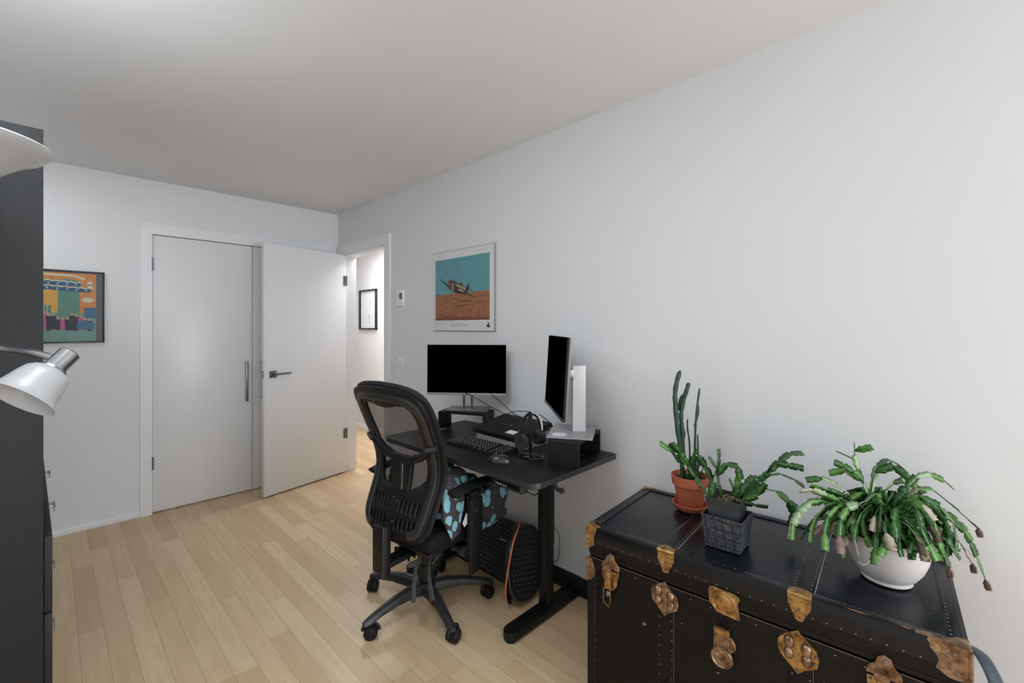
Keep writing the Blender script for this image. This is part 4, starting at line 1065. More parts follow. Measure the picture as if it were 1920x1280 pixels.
# ------------------------------------------------------------------ steamer trunk
TRZ = math.atan2(-.9979, .0645)
t = thing('steamer_trunk', 'large black steamer trunk with brass corners and latches, plants on its lid', 'trunk', (1.6190, .451, 0), TRZ)
L2, D2, TZ, SZ = .480, .247, .655, .549              # half length, half depth, height, lid seam
def rivets(mb, p0, p1, step, nrm_, slot, r=.0028, h=.55):
    p0, p1 = Vector(p0), Vector(p1); n = max(1, int(round((p1 - p0).length / step)))
    for k in range(n + 1):
        p = p0.lerp(p1, k / n)
        rr = (r, r * h, r) if nrm_ == 'y' else ((r, r, r * h) if nrm_ == 'z' else (r * h, r, r))
        mb.sph(tuple(p), rr, slot=slot, seg=8)
m = MB(); m.box((0, 0, .285), (2 * L2, 2 * D2, .520), bev=.006)
m.bm.normal_update()
for f in m.bm.faces: f.material_index = 0
for i in range(-1, 2, 2): pass
body = m.build('body', M['trunk_front'], t)
m = MB(); m.box((0, 0, (TZ + SZ + .002) / 2), (2 * L2 + .002, 2 * D2 + .002, TZ - SZ - .002), bev=.013, seg=4)
m.bm.normal_update()
for f in m.bm.faces: f.material_index = 1 if f.normal.z > .8 else 0
lid = m.build('lid', [M['trunk_front'], M['trunk']], t)
for (x, y) in ((-L2 + .04, -D2 + .04), (L2 - .04, -D2 + .04), (-L2 + .04, D2 - .04), (L2 - .04, D2 - .04)):
    m = MB(); m.cyl((x, y, 0), (x, y, .027), .018, seg=16); m.build('caster_foot', M['bronze'], t)
# edge bindings of the lid with their studs
for nm, (a, b_) in dict(front=(-1, 0), back=(1, 0)).items():
    m = MB(); sy = a
    m.box((0, sy * (D2 - .012), TZ + .0012), (2 * L2 - .01, .030, .003), bev=.001)
    m.box((0, sy * (D2 + .0018), TZ - .030), (2 * L2 - .01, .004, .052), bev=.0015)
    m.tube([(-L2 + .012, sy * (D2 - .0065), TZ - .0065), (L2 - .012, sy * (D2 - .0065), TZ - .0065)], .0098, seg=16)
    rivets(m, (-L2 + .05, sy * (D2 - .022), TZ + .0028), (L2 - .05, sy * (D2 - .022), TZ + .0028), .0285, 'z', 1)
    rivets(m, (-L2 + .05, sy * (D2 + .0038), TZ - .050), (L2 - .05, sy * (D2 + .0038), TZ - .050), .0300, 'y', 1, .0025)
    m.build('edge_binding', [M['binding'], M['stud']], lid)
for sx in (-1, 1):
    m = MB(); m.box((sx * (L2 - .016), 0, TZ + .0012), (.036, 2 * D2 - .03, .003), bev=.001)
    m.tube([(sx * (L2 - .0065), -D2 + .012, TZ - .0065), (sx * (L2 - .0065), D2 - .012, TZ - .0065)], .0098, seg=16)
    m.box((sx * (L2 + .0018), 0, TZ - .030), (.004, 2 * D2 - .02, .052), bev=.0015)
    rivets(m, (sx * (L2 - .026), -D2 + .04, TZ + .0028), (sx * (L2 - .026), D2 - .04, TZ + .0028), .0185, 'z', 1)
    m.build('edge_binding', [M['binding'], M['stud']], lid)
for xc in (-.198, .166):                              # cross bands over the lid and down the front
    m = MB(); m.box((xc, 0, TZ + .0010), (.056, 2 * D2 - .03, .0026), bev=.0008)
    m.box((xc + .0285, 0, TZ + .0018), (.0016, 2 * D2 - .05, .0036), slot=2)
    for dx in (-.020, .019): rivets(m, (xc + dx, -D2 + .045, TZ + .0024), (xc + dx, D2 - .03, TZ + .0024), .0205, 'z', 1, .0032)
    m.build('cross_band', [M['binding'], M['stud'], M['bright_line']], lid)
    m = MB(); m.box((xc, -D2 - .0012, .255), (.056, .0028, .46), bev=.0008)
    m.box((xc + .0285, -D2 - .0016, .255), (.0014, .0030, .46), slot=2)
    for dx in (-.019, .021): rivets(m, (xc + dx, -D2 - .003, .04), (xc + dx, -D2 - .003, .44), .031, 'y', 1, .0030)
    m.build('cross_band', [M['trunk_front'], M['stud'], M['dark_steel']], body)
for sx in (-1, 1):
    m = MB(); m.box((sx * (L2 - .018), -D2 - .0012, .27), (.038, .003, .46), bev=.001); m.tube([(sx * (L2 - .004), -D2 + .004, .04), (sx * (L2 - .004), -D2 + .004, .50)], .007, seg=12)
    rivets(m, (sx * (L2 - .030), -D2 - .003, .04), (sx * (L2 - .030), -D2 - .003, .50), .024, 'y', 1, .0022)
    m.build('side_binding', [M['trunk_front'], M['stud']], body)
m = MB(); m.box((0, -D2 - .0022, SZ - .001), (2 * L2 - .02, .0022, .0022)); m.build('seam_strip', M['dark_steel'], body)
m = MB(); m.box((0, -D2 - .0014, SZ - .024), (2 * L2 - .02, .0028, .042), bev=.001); rivets(m, (-L2 + .06, -D2 - .003, SZ - .018), (L2 - .06, -D2 - .003, SZ - .018), .062, 'y', 1, .0028)
m.build('seam_binding', [M['trunk_front'], M['stud']], body)
m = MB(); m.box((0, -D2 - .0014, SZ + .012), (2 * L2 - .02, .0028, .012), bev=.001); m.build('lid_lip', M['trunk_front'], lid)
Mfr = frame_m((0, -D2 - .0045, 0), (1, 0, 0), (0, 0, 1))       # front face drawing plane (x, z), +z towards the room
def jag(pts, amp, seed, n=4):
    random.seed(seed); out = []
    for i, (a, b_) in enumerate(zip(pts, pts[1:] + pts[:1])):
        for k in range(n): out.append((a[0] + (b_[0] - a[0]) * k / n + random.uniform(-amp, amp), a[1] + (b_[1] - a[1]) * k / n + random.uniform(-amp, amp)))
    return out
def rv(mb, x, z, r=.0035, slot=1, y=-.0055): mb.sph((x, -D2 + y - .0005, z), (r, r * .6, r), slot=slot, seg=10)
# clamps where the bands meet the front edge
for k, xc in enumerate((-.195, .164)):
    m = MB(); pf = [(-.027, 0), (.027, 0), (.026, -.030), (.015, -.050), (.008, -.068), (-.008, -.068), (-.016, -.048), (-.026, -.028)]
    m.prism(jag(pf, .0008, k), frame_m((xc, -D2 - .0048, TZ + .001), (1, 0, 0), (0, 0, 1)), .0018, bev=.0006)
    m.prism(jag([(-.027, 0), (.027, 0), (.025, .024), (.010, .032), (-.012, .032), (-.025, .022)], .0008, k + 5), frame_m((xc, -D2 - .0060, TZ + .0035), (1, 0, 0), (0, 1, 0)), .0018, bev=.0006)
    m.tube([(xc - .027, -D2 - .0035, TZ - .0010), (xc + .027, -D2 - .0035, TZ - .0010)], .0062, seg=12)
    for x, z in ((0, -.036), (.001, -.058)): rv(m, xc + x, TZ + z, .0036, 1, -.0075)
    for x, y in ((-.008, .016), (.010, .012)): m.sph((xc + x, -D2 + y, TZ + .006), (.0036, .0036, .002), slot=1, seg=10)
    m.build('brass_clamp', [M['brass'], M['stud']], lid)
# corner caps of the lid
for sx in (-1, 1):
    for sy in (-1, 1):
        m = MB(); big = .072 if (sx > 0 and sy < 0) else .040
        w1 = big
        m.prism(jag([(0, 0), (-w1, 0), (-w1 * .93, -.020), (-w1 * .72, -.040), (-w1 * .80, -.062), (-w1 * .50, -.074), (0, -.074)], .0012, 11 + sx + 3 * sy), (frame_m((sx * (L2 + .004), sy * (D2 + .0040), TZ + .002), (sx, 0, 0), (0, 0, 1)) if sx * sy < 0 else frame_m((sx * (L2 + .004), sy * (D2 + .0040 + (.0018 if sx * sy > 0 else 0)), TZ + .002), (sx, 0, 0), (0, 0, 1))), .0018, bev=0)
        m.prism(jag([(0, 0), (-w1 * 1.25, 0), (-w1 * 1.3, .012), (-w1 * .5, .022), (-.012, .040), (0, .040)], .0012, 31 + sx + 3 * sy), frame_m((sx * (L2 + .003), sy * (D2 + .004), TZ + .0030 + (.0018 if sx * sy > 0 else 0)), (sx, 0, 0), (0, -sy, 0)), .0018, bev=0)
        m.prism(jag([(0, 0), (-.045, 0), (-.045, -.040), (-.022, -.070), (0, -.070)], .0012, 51), frame_m((sx * (L2 + .0035), sy * (D2 + .004), TZ + .002), (0, sy, 0), (0, 0, 1)), .0020, bev=0)
        m.tube([(sx * (L2 + .002), sy * (D2 + .002), TZ - .070), (sx * (L2 + .002), sy * (D2 + .002), TZ - .004)], .0055, seg=12)
        m.tube([(sx * (L2 - w1 * .9), sy * (D2 - .0005), TZ - .0005), (sx * (L2 + .001), sy * (D2 - .0005), TZ - .0005)], .0052, seg=12)
        m.tube([(sx * (L2 - .0005), sy * (D2 - .03), TZ - .0005), (sx * (L2 - .0005), sy * (D2 + .001), TZ - .0005)], .0052, seg=12)
        m.sph((sx * (L2 - .001), sy * (D2 - .001), TZ - .001), .0068, seg=14)
        for x, z in (((-.020, -.060), (-.030, -.052), (-.024, -.020), (-.035, -.026)) if big > .05 else ((-.016, -.055), (-.020, -.030))):
            m.sph((sx * L2 + x * (1 if sx > 0 else -1), sy * (D2 + .0055), TZ + z), (.0036, .0022, .0036), slot=1, seg=10)
        m.build('brass_corner', [M['bronze'] if (sx > 0) else M['brass'], M['stud']], lid)
for sx in (-1, 1):                                    # lower caps on the body under the seam
    m = MB(); m.prism(jag([(0, 0), (-.020, 0), (-.030, -.028), (-.036, -.052), (-.018, -.075), (0, -.080)], .0012, 71), frame_m((sx * (L2 + .003), -D2 - .0040 - (.0018 if sx > 0 else 0) * 0, SZ - .006), (sx, 0, 0), (0, 0, 1)), .0018, bev=0)
    m.tube([(sx * (L2 + .001), -D2 - .001, SZ - .084), (sx * (L2 + .001), -D2 - .001, SZ - .010)], .0055, seg=12)
    m.sph((sx * (L2 - .014), -D2 - .0055, SZ - .060), (.0036, .0022, .0036), slot=1, seg=10)
    m.build('body_corner', [M['bronze'], M['stud']], body)
# twin-dome catch plates
for k, xc in enumerate((-.198, .161)):
    m = MB(); zc = .505; s_ = 1.0 if k == 0 else 1.06
    pf = [(-.044, .016), (-.030, .034), (0, .054), (.018, .034), (.040, .016), (.044, -.004), (.040, -.024), (.012, -.042), (0, -.056), (-.014, -.042), (-.040, -.018), (-.044, .0)]
    pf = [(x * s_, z * s_) for x, z in pf]
    m.prism(jag(pf, .0007, 80 + k, 3), Mfr @ Matrix.Translation((xc, zc, 0)), .0022, bev=.0008)
    for dx, dz in ((-.021, .006), (.019, .0)):
        m.sph((xc + dx, -D2 - .008, zc + dz + .013), (.0130, .012, .0175), slot=1, seg=20); m.sph((xc + dx, -D2 - .007, zc + dz - .016), (.0122, .011, .0160), slot=1, seg=20)
    for dx, dz in ((0, .047), (0, -.048), (-.038, .004), (.040, .004), (.038, -.016)): m.sph((xc + dx, -D2 - .0075, zc + dz), (.0036, .003, .0036), slot=2, seg=10)
    m.build('catch_plate', [M['bronze'] if k == 0 else M['brass'], M['bronze'], M['stud']], body)
# round centre lock with ears, and the hanging hasp below
m = MB(); xc, zc = -.022, .563
m.prism(jag([(-.040, .034), (-.030, .036), (.022, .034), (.038, .030), (.042, .022), (.036, .006), (.040, -.020), (.042, -.036), (.030, -.038), (-.022, -.034), (-.040, -.012), (-.044, .020)], .0008, 90, 3), Mfr @ Matrix.Translation((xc, zc, 0)), .0024, bev=.0008)
Mr = frame_m((xc, -D2 - .0065, zc), (1, 0, 0), (0, 0, 1))
m.lathe([(.0345, 0), (.0345, .004), (.032, .0085), (.029, .0085), (.0265, .005), (.022, .005), (.020, .0075), (.012, .0095), (0, .010)], M4=Mr, slot=0)
for dx, dz in ((-.036, .030), (.036, .026), (.038, -.030)): m.sph((xc + dx, -D2 - .0085, zc + dz), (.0036, .003, .0036), slot=1, seg=10)
m.build('centre_lock', [M['brass'], M['stud']], lid)
m = MB(); xc = -.026
m.box((xc, -D2 - .012, .452), (.042, .006, .078), bev=.002, rot=(.02, 0, 0)); 
for sx in (-1, 1): m.box((xc + sx * .0195, -D2 - .0165, .450), (.003, .006, .076), bev=.001)
m.box((xc, -D2 - .0165, .489), (.042, .006, .003), bev=.001); m.box((xc, -D2 - .0158, .478), (.034, .002, .014), slot=1)
Mr = frame_m((xc, -D2 - .014, .405), (1, 0, 0), (0, 0, 1))
m.lathe([(.0310, -.004), (.0310, .002), (.0285, .006), (.0255, .006), (.0235, .003), (.020, .003), (.018, .0045), (0, .0050)], M4=Mr, slot=2)
Mr2 = frame_m((xc + .010, -D2 - .006, .445), (1, 0, 0), (0, 0, 1)); m.lathe([(.026, -.003), (.026, .002), (.023, .005), (0, .005)], M4=Mr2, slot=2)
m.sph((xc, -D2 - .0195, .402), (.003, .0015, .005), slot=3, seg=10)
m.build('hasp', [M['bronze'], M['brass'], M['steel_warm'] if 'steel_warm' in M else M['bronze'], M['ink']], body)
# draw-bolt latches at both ends
for xc in (-.388, .336):
    m = MB(); zt = .582 if xc < 0 else .576; s_ = 1.0
    up_ = [(-.034, -.050), (-.030, -.030), (-.016, -.020), (-.012, -.004), (0, .004), (.014, -.002), (.018, -.018), (.034, -.034), (.034, -.052)]
    m.prism([(x, z) for x, z in up_], Mfr @ Matrix.Translation((xc, zt, 0)), .003, bev=.0008)
    m.box((xc - .004, -D2 - .016, zt - .044), (.030, .020, .018), bev=.002); m.sph((xc, -D2 - .0085, zt - .012), (.0036, .003, .0036), slot=1, seg=10)
    u_ = m.build('latch_keeper', [M['bronze'], M['stud']], lid)
    m = MB(); lo_ = [(-.032, -.056), (.032, -.056), (.030, -.075), (.022, -.105), (.010, -.122), (-.010, -.122), (-.024, -.098), (-.032, -.075)]
    m.prism(lo_, Mfr @ Matrix.Translation((xc, zt, 0)), .003, bev=.0008)
    m.box((xc - .004, -D2 - .015, zt - .082), (.020, .018, .062), bev=.003, rot=(-.12, 0, 0)); m.sph((xc - .004, -D2 - .016, zt - .132), (.010, .009, .012), slot=2, seg=14)
    for dx, dz in ((-.026, -.062), (.026, -.068)): m.sph((xc + dx, -D2 - .0085, zt + dz), (.0036, .003, .0036), slot=1, seg=10)
    u_ = m.build('latch', [M['brass'], M['stud'], M['dark_steel']], body)
    m = MB(); m.tube([(xc - .017, -D2 - .022, zt - .112), (xc - .018, -D2 - .024, zt - .158), (xc + .004, -D2 - .026, zt - .170), (xc + .008, -D2 - .024, zt - .158), (xc + .008, -D2 - .022, zt - .104), (xc + .004, -D2 - .020, zt - .096)], .0016, seg=8); m.build('wire_bail', M['brass'], u_)
# chips in the covering
m = MB()
for x, z, s_ in ((-.268, .392, .007), (-.040, .345, .006), (.220, .445, .006), (.234, .452, .005), (-.146, .445, .003)):
    random.seed(int(z * 1e4)); m.plate([(x + s_ * random.uniform(.4, 1.2) * math.cos(k * .9), z + s_ * random.uniform(.3, 1.1) * math.sin(k * .9)) for k in range(7)], frame_m((0, -D2 - .0004, 0), (1, 0, 0), (0, 0, 1)))
for x, w_ in ((.285, .028), (.375, .012)): m.plate([(x - w_, -.0010), (x, .003), (x + w_, .0005), (x + w_ * .3, -.003)], frame_m((0, -D2 + .004, TZ + .0034), (1, 0, 0), (0, 1, 0)))
m.build('chipped_patches', M['chip'], body, smooth=0)
# leather end handle
for sx in (1,):
    m = MB(); hp_ = catmull([(sx * .484, -.060, .560), (sx * .502, -.068, .572), (sx * .522, -.100, .566), (sx * .540, -.150, .520), (sx * .522, -.200, .480), (sx * .502, -.225, .474), (sx * .484, -.235, .480)], 6)
    m.tube(hp_, .019, seg=12, flat=.22, up=(sx * .3, 0, 1)); hd = m.build('leather_handle', M['leather'], body)
    m = MB()
    for y_, z_ in ((-.060, .560), (-.232, .480)): m.box((sx * .4835, y_, z_), (.006, .030, .042), bev=.002); m.sph((sx * .488, y_, z_ + .012), .004, seg=8)
    m.build('handle_cap', M['bronze'], hd)
GREY_BRANCHES = [[(-0.065, -0.02, 0.157), (-0.109, -0.028, 0.218), (-0.151, -0.035, 0.275), (-0.193, -0.043, 0.311), (-0.236, -0.05, 0.343)], [(-0.137, -0.02, 0.263), (-0.171, -0.03, 0.312), (-0.199, -0.04, 0.344)], [(-0.057, -0.01, 0.157), (-0.047, -0.0, 0.208), (-0.069, 0.01, 0.254), (-0.093, 0.02, 0.29)], [(-0.051, -0.01, 0.212), (-0.036, -0.007, 0.245), (-0.059, -0.003, 0.276), (-0.059, 0.0, 0.295)], [(-0.016, 0.0, 0.149), (-0.028, 0.01, 0.219), (-0.017, 0.02, 0.261), (-0.014, 0.03, 0.301)], [(-0.033, 0.0, 0.222), (-0.009, -0.005, 0.259), (0.012, -0.01, 0.277), (0.031, -0.015, 0.248), (0.033, -0.02, 0.219)], [(0.041, 0.02, 0.131), (0.083, 0.026, 0.168), (0.143, 0.032, 0.212), (0.186, 0.038, 0.252), (0.233, 0.044, 0.283), (0.294, 0.05, 0.281)], [(0.142, 0.03, 0.212), (0.182, 0.02, 0.223), (0.215, 0.01, 0.212), (0.25, 0.0, 0.188)], [(0.045, 0.0, 0.142), (0.088, -0.01, 0.181), (0.138, -0.02, 0.184), (0.18, -0.03, 0.154), (0.211, -0.04, 0.129)], [(0.025, -0.02, 0.147), (0.055, -0.03, 0.142), (0.082, -0.04, 0.144), (0.11, -0.05, 0.14)], [(0.181, 0.03, 0.255), (0.223, 0.04, 0.245), (0.28, 0.05, 0.231)], [(0.021, 0.0, 0.142), (0.033, -0.01, 0.203), (0.018, -0.02, 0.236)], [(0.031, -0.01, 0.16), (0.064, 0.003, 0.199), (0.098, 0.017, 0.215), (0.146, 0.03, 0.198)], [(0.064, 0.02, 0.14), (0.029, 0.02, 0.175), (0.017, 0.02, 0.205)], [(0.097, 0.0, 0.2), (0.147, 0.025, 0.232), (0.175, 0.05, 0.249)], [(0.038, -0.02, 0.15), (0.084, -0.025, 0.169), (0.108, -0.03, 0.21)], [(0.217, 0.03, 0.131), (0.235, 0.025, 0.09), (0.218, 0.02, 0.043)]]
WHITE_BRANCHES = [[(0.0, 0.0, 0.111), (-0.03, 0.0, 0.194), (-0.068, 0.0, 0.276), (-0.087, 0.0, 0.334), (-0.09, 0.0, 0.379)], [(-0.087, 0.0, 0.334), (-0.106, 0.015, 0.35), (-0.132, 0.03, 0.349)], [(-0.087, 0.0, 0.359), (-0.072, -0.015, 0.38), (-0.066, -0.03, 0.378)], [(-0.068, 0.0, 0.276), (-0.12, -0.02, 0.316), (-0.179, -0.04, 0.34)], [(-0.068, 0.0, 0.276), (-0.105, 0.01, 0.303), (-0.154, 0.02, 0.288)], [(-0.045, 0.0, 0.231), (-0.02, 0.013, 0.295), (0.013, 0.025, 0.326), (0.062, 0.038, 0.313), (0.104, 0.05, 0.275)], [(-0.03, 0.0, 0.299), (-0.007, -0.017, 0.324), (0.016, -0.033, 0.317), (0.016, -0.05, 0.301)], [(0.024, 0.02, 0.117), (0.07, 0.028, 0.221), (0.1, 0.036, 0.264), (0.161, 0.044, 0.28), (0.223, 0.052, 0.251), (0.252, 0.06, 0.224)], [(0.018, 0.0, 0.141), (0.06, 0.0, 0.231), (0.113, 0.0, 0.258), (0.173, 0.0, 0.216), (0.222, 0.0, 0.174), (0.258, 0.0, 0.141)], [(0.015, 0.0, 0.141), (0.099, 0.01, 0.197), (0.169, 0.02, 0.186), (0.24, 0.03, 0.135), (0.278, 0.04, 0.085)], [(0.018, 0.0, 0.126), (0.109, -0.004, 0.185), (0.18, -0.008, 0.167), (0.22, -0.012, 0.117), (0.242, -0.016, 0.06), (0.258, -0.02, 0.008)], [(0.018, 0.0, 0.126), (0.11, 0.005, 0.169), (0.175, 0.01, 0.137), (0.248, 0.015, 0.059), (0.264, 0.02, 0.032)], [(-0.015, 0.0, 0.126), (-0.11, -0.006, 0.211), (-0.189, -0.012, 0.236), (-0.252, -0.018, 0.216), (-0.288, -0.024, 0.16), (-0.295, -0.03, 0.128)], [(-0.015, 0.0, 0.141), (-0.12, 0.01, 0.255), (-0.182, 0.02, 0.277), (-0.221, 0.03, 0.258)], [(-0.015, 0.0, 0.126), (-0.144, -0.013, 0.206), (-0.227, -0.025, 0.226), (-0.282, -0.038, 0.18), (-0.296, -0.05, 0.132)], [(-0.015, 0.0, 0.126), (-0.118, -0.018, 0.208), (-0.197, -0.035, 0.216), (-0.243, -0.053, 0.172), (-0.261, -0.07, 0.137)], [(-0.015, 0.0, 0.126), (-0.109, -0.025, 0.211), (-0.186, -0.05, 0.214), (-0.225, -0.075, 0.168), (-0.243, -0.1, 0.131)], [(-0.015, 0.0, 0.126), (-0.096, -0.028, 0.22), (-0.161, -0.055, 0.209), (-0.193, -0.083, 0.158), (-0.209, -0.11, 0.116)], [(-0.008, 0.0, 0.126), (-0.069, -0.03, 0.214), (-0.122, -0.06, 0.197), (-0.159, -0.09, 0.147), (-0.166, -0.12, 0.111)], [(-0.008, 0.0, 0.126), (-0.04, -0.03, 0.214), (-0.072, -0.06, 0.183), (-0.103, -0.09, 0.126), (-0.133, -0.12, 0.09)], [(0.0, 0.0, 0.126), (-0.019, -0.031, 0.214), (-0.035, -0.062, 0.191), (-0.048, -0.094, 0.156), (-0.072, -0.125, 0.144)], [(0.0, 0.0, 0.126), (0.004, -0.03, 0.214), (-0.0, -0.06, 0.19), (-0.011, -0.09, 0.147), (-0.035, -0.12, 0.117)], [(0.008, 0.0, 0.126), (0.028, -0.028, 0.212), (0.04, -0.055, 0.181), (0.036, -0.083, 0.143), (0.015, -0.11, 0.136)], [(0.008, 0.0, 0.126), (0.053, -0.025, 0.204), (0.081, -0.05, 0.178), (0.085, -0.075, 0.119), (0.079, -0.1, 0.084)], [(0.008, 0.0, 0.126), (0.076, -0.015, 0.193), (0.121, -0.03, 0.177), (0.122, -0.045, 0.147), (0.113, -0.06, 0.137)], [(-0.008, 0.0, 0.126), (-0.039, 0.027, 0.214), (-0.088, 0.053, 0.219), (-0.109, 0.08, 0.169)], [(0.0, 0.0, 0.126), (0.013, 0.033, 0.219), (0.103, 0.067, 0.254), (0.197, 0.1, 0.202)], [(-0.015, 0.0, 0.141), (-0.162, -0.017, 0.23), (-0.247, -0.033, 0.266), (-0.28, -0.05, 0.25)], [(-0.03, 0.0, 0.186), (-0.128, 0.01, 0.235), (-0.197, 0.02, 0.254)]]
CACTUS_STEMS = [(0.0095, [(-0.031, -0.01, 0.116), (-0.04, -0.01, 0.224), (-0.052, -0.01, 0.307), (-0.06, -0.01, 0.39), (-0.062, -0.01, 0.442), (-0.056, -0.01, 0.49), (-0.042, -0.01, 0.536)]), (0.0085, [(-0.027, 0.0, 0.203), (-0.031, 0.0, 0.307), (-0.035, 0.0, 0.359), (-0.027, 0.0, 0.411), (-0.012, 0.0, 0.463), (-0.004, 0.0, 0.488)]), (0.0095, [(-0.044, 0.01, 0.38), (-0.029, 0.01, 0.422), (-0.015, 0.01, 0.442)]), (0.0045, [(0.012, -0.01, 0.12), (0.015, -0.01, 0.245), (0.017, -0.01, 0.318), (0.023, -0.01, 0.39), (0.033, -0.01, 0.469)]), (0.004, [(0.017, 0.0, 0.318), (0.031, 0.0, 0.365), (0.033, 0.0, 0.401)]), (0.0035, [(0.002, 0.01, 0.141), (0.002, 0.01, 0.245), (-0.006, 0.01, 0.307), (-0.006, 0.01, 0.345)]), (0.0035, [(0.025, -0.01, 0.12), (0.027, -0.01, 0.224), (0.025, -0.01, 0.291)]), (0.012, [(0.006, 0.0, 0.116), (0.012, 0.0, 0.166), (0.019, 0.0, 0.203)]), (0.009, [(-0.029, 0.01, 0.245), (-0.023, 0.01, 0.286), (-0.029, 0.01, 0.318)]), (0.006, [(-0.046, -0.01, 0.182), (-0.073, -0.01, 0.224), (-0.087, -0.01, 0.249)])]

# ------------------------------------------------------------------ plants on the trunk
YAW = math.radians(-46.04)
def segment(bm, p0, p1, wv, w_, slot, n_=None):
    """one flat toothed cactus segment from p0 to p1; wv = width direction"""
    p0, p1 = Vector(p0), Vector(p1); d = p1 - p0; L_ = d.length
    if L_ < 1e-4: return
    t_ = d / L_; x = (wv - t_ * wv.dot(t_)).normalized(); n = t_.cross(x)
    prof = [(0, .20), (.10, .46), (.24, .74), (.38, .98), (.43, 1.14), (.46, .90), (.62, .92), (.74, 1.0), (.80, 1.16), (.83, .86), (.95, .90), (1.0, .98), (.985, .30)]
    ce = [p0 + t_ * (L_ * a) for a, _ in prof]
    cup = .03
    rt = [bm.verts.new(c + x * (w_ / 2 * b_) + n * (-cup * w_ * b_ * b_)) for c, (_, b_) in zip(ce, prof)]
    lf = [bm.verts.new(c - x * (w_ / 2 * b_) + n * (-cup * w_ * b_ * b_)) for c, (_, b_) in zip(ce, prof)]
    tp = [bm.verts.new(c + n * .0013) for c in ce]; bt = [bm.verts.new(c - n * .0013) for c in ce]
    for i in range(len(ce) - 1):
        for a, b_ in ((rt, tp), (tp, lf), (lf, bt), (bt, rt)):
            f = bm.faces.new((a[i], a[i + 1], b_[i + 1], b_[i])); f.material_index = slot; f.smooth = True
    for i in (0, -1):
        try:
            f = bm.faces.new((rt[i], tp[i], lf[i], bt[i])); f.material_index = slot
        except ValueError: pass
def resample(pts, step):
    pts = catmull(pts, 10); out = [pts[0]]; acc = 0
    for a, b_ in zip(pts, pts[1:]):
        L_ = (b_ - a).length
        while acc + L_ >= step:
            k = (step - acc) / L_; a = a.lerp(b_, k); out.append(a.copy()); L_ = (b_ - a).length; acc = 0
        acc += L_
    if acc > step * .45: out.append(pts[-1])
    return out
def foliage(branches, step, w_, seed, slots, face=Vector((0, -1, .35)), stemr=.0022):
    rnd = random.Random(seed); m = MB()
    for bi, br in enumerate(branches):
        P = resample(br, step * rnd.uniform(.9, 1.1))
        base_roll = rnd.uniform(-1.1, 1.1)
        for i, (a, b_) in enumerate(zip(P, P[1:])):
            d = (b_ - a).normalized(); wv = d.cross(face)
            if wv.length < .2: wv = Vector((1, 0, 0))
            wv = Matrix.Rotation(base_roll + rnd.uniform(-.5, .5), 3, d) @ wv.normalized()
            last = i == len(P) - 2
            sl = slots(rnd, i, len(P) - 1)
            k = .55 if (i == 0 and len(P) > 4) else rnd.uniform(.85, 1.12)
            segment(m.bm, a - d * .001, b_ + d * .002, wv, w_ * k, sl)
        if stemr: m.tube([tuple(p) for p in P[:max(2, len(P) // 2 + 1)]], [stemr * (1 - .5 * k / len(P)) for k in range(max(2, len(P) // 2 + 1))], seg=6, slot=0)
    return m
LM = [M['leaf'], M['leaf_light'], M['leaf_pale'], M['bloom'], M['leaf_gloss']]

# terracotta pot with the tall thin cactus
t = thing('potted_cactus', 'terracotta pot on a saucer with tall thin dark cactus stems', 'potted cactus', (1.728, .704, .6580), YAW)
m = MB(); m.lathe([(0, 0), (.046, 0), (.060, .010), (.0665, .026), (.0645, .028), (.060, .026), (.052, .010), (0, .008)]); m.build('saucer', M['terracotta'], t)
m = MB(); m.lathe([(0, .009), (.042, .009), (.044, .012), (.0585, .095), (.0590, .097), (.0665, .099), (.0700, .130), (.0690, .134), (.0645, .134), (.0620, .120), (.056, .100), (0, .095)]); m.build('pot', M['terracotta'], t)
m = MB(); m.lathe([(0, .122), (.03, .123), (.0615, .118)], seg=32)
for v in m.bm.verts: v.co.z += noise.noise(v.co * 60) * .004
m.build('soil', M['soil'], t)
for r_, pts in CACTUS_STEMS:
    P = catmull([(x, y, z + .004) for x, y, z in pts], 8); n = len(P)
    m = MB(); rad = [r_ * (1.12 + .10 * math.sin(k * .9)) * (1 if k < n - 4 else (.95, .85, .65, .35)[k - (n - 4)]) for k in range(n)]
    m.tube(P, rad, seg=10, flat=.8); m.build('stem', M['leaf_dark'], t)
sl_c = lambda rnd, i, n: 1 if (i == n - 1 and rnd.random() < .5) else 0
m = foliage([[(-.02, -.02, .124), (-.035, -.04, .165), (-.055, -.05, .20)], [(.0, -.03, .124), (.01, -.04, .175), (.03, -.05, .215)], [(-.01, -.03, .124), (-.02, -.045, .18), (-.005, -.05, .225), (.012, -.05, .25)], [(.02, -.02, .124), (.04, -.03, .17), (.045, -.03, .20)]], .036, .020, 5, sl_c)
m.build('young_shoots', LM, t, smooth=0)

# grey pot in a woven basket
t = thing('potted_holiday_cactus', 'slate grey square pot with arching cactus, set in a dark woven basket', 'potted plant', (1.532, .503, .6585), YAW)
R46 = Matrix.Rotation(-YAW, 4, 'Z')                   # basket edges run with the room
def sq(b0, b1, z0, z1, th, mb, slot=0):
    o0 = [(b0 * sx, b0 * sy) for sx, sy in ((-1, -1), (1, -1), (1, 1), (-1, 1))]
    vs = []
    for b_, z in ((b0, z0), (b1, z1), (b1 - th, z1), (b0 - th, z0 + th)):
        vs.append([mb.bm.verts.new((b_ * sx, b_ * sy, z)) for sx, sy in ((-1, -1), (1, -1), (1, 1), (-1, 1))])
    for A, B_ in zip(vs, vs[1:]):
        for i in range(4):
            f = mb.bm.faces.new((A[i], A[(i + 1) % 4], B_[(i + 1) % 4], B_[i])); f.material_index = slot
    for r_ in (vs[0], vs[-1]): mb.bm.faces.new(r_).material_index = slot
m = MB(); sq(.052, .062, 0, .104, .003, m)
o = m.build('basket', M['woven'], t, smooth=20, bevel=.0012); o.rotation_euler = (0, 0, -YAW + .03)
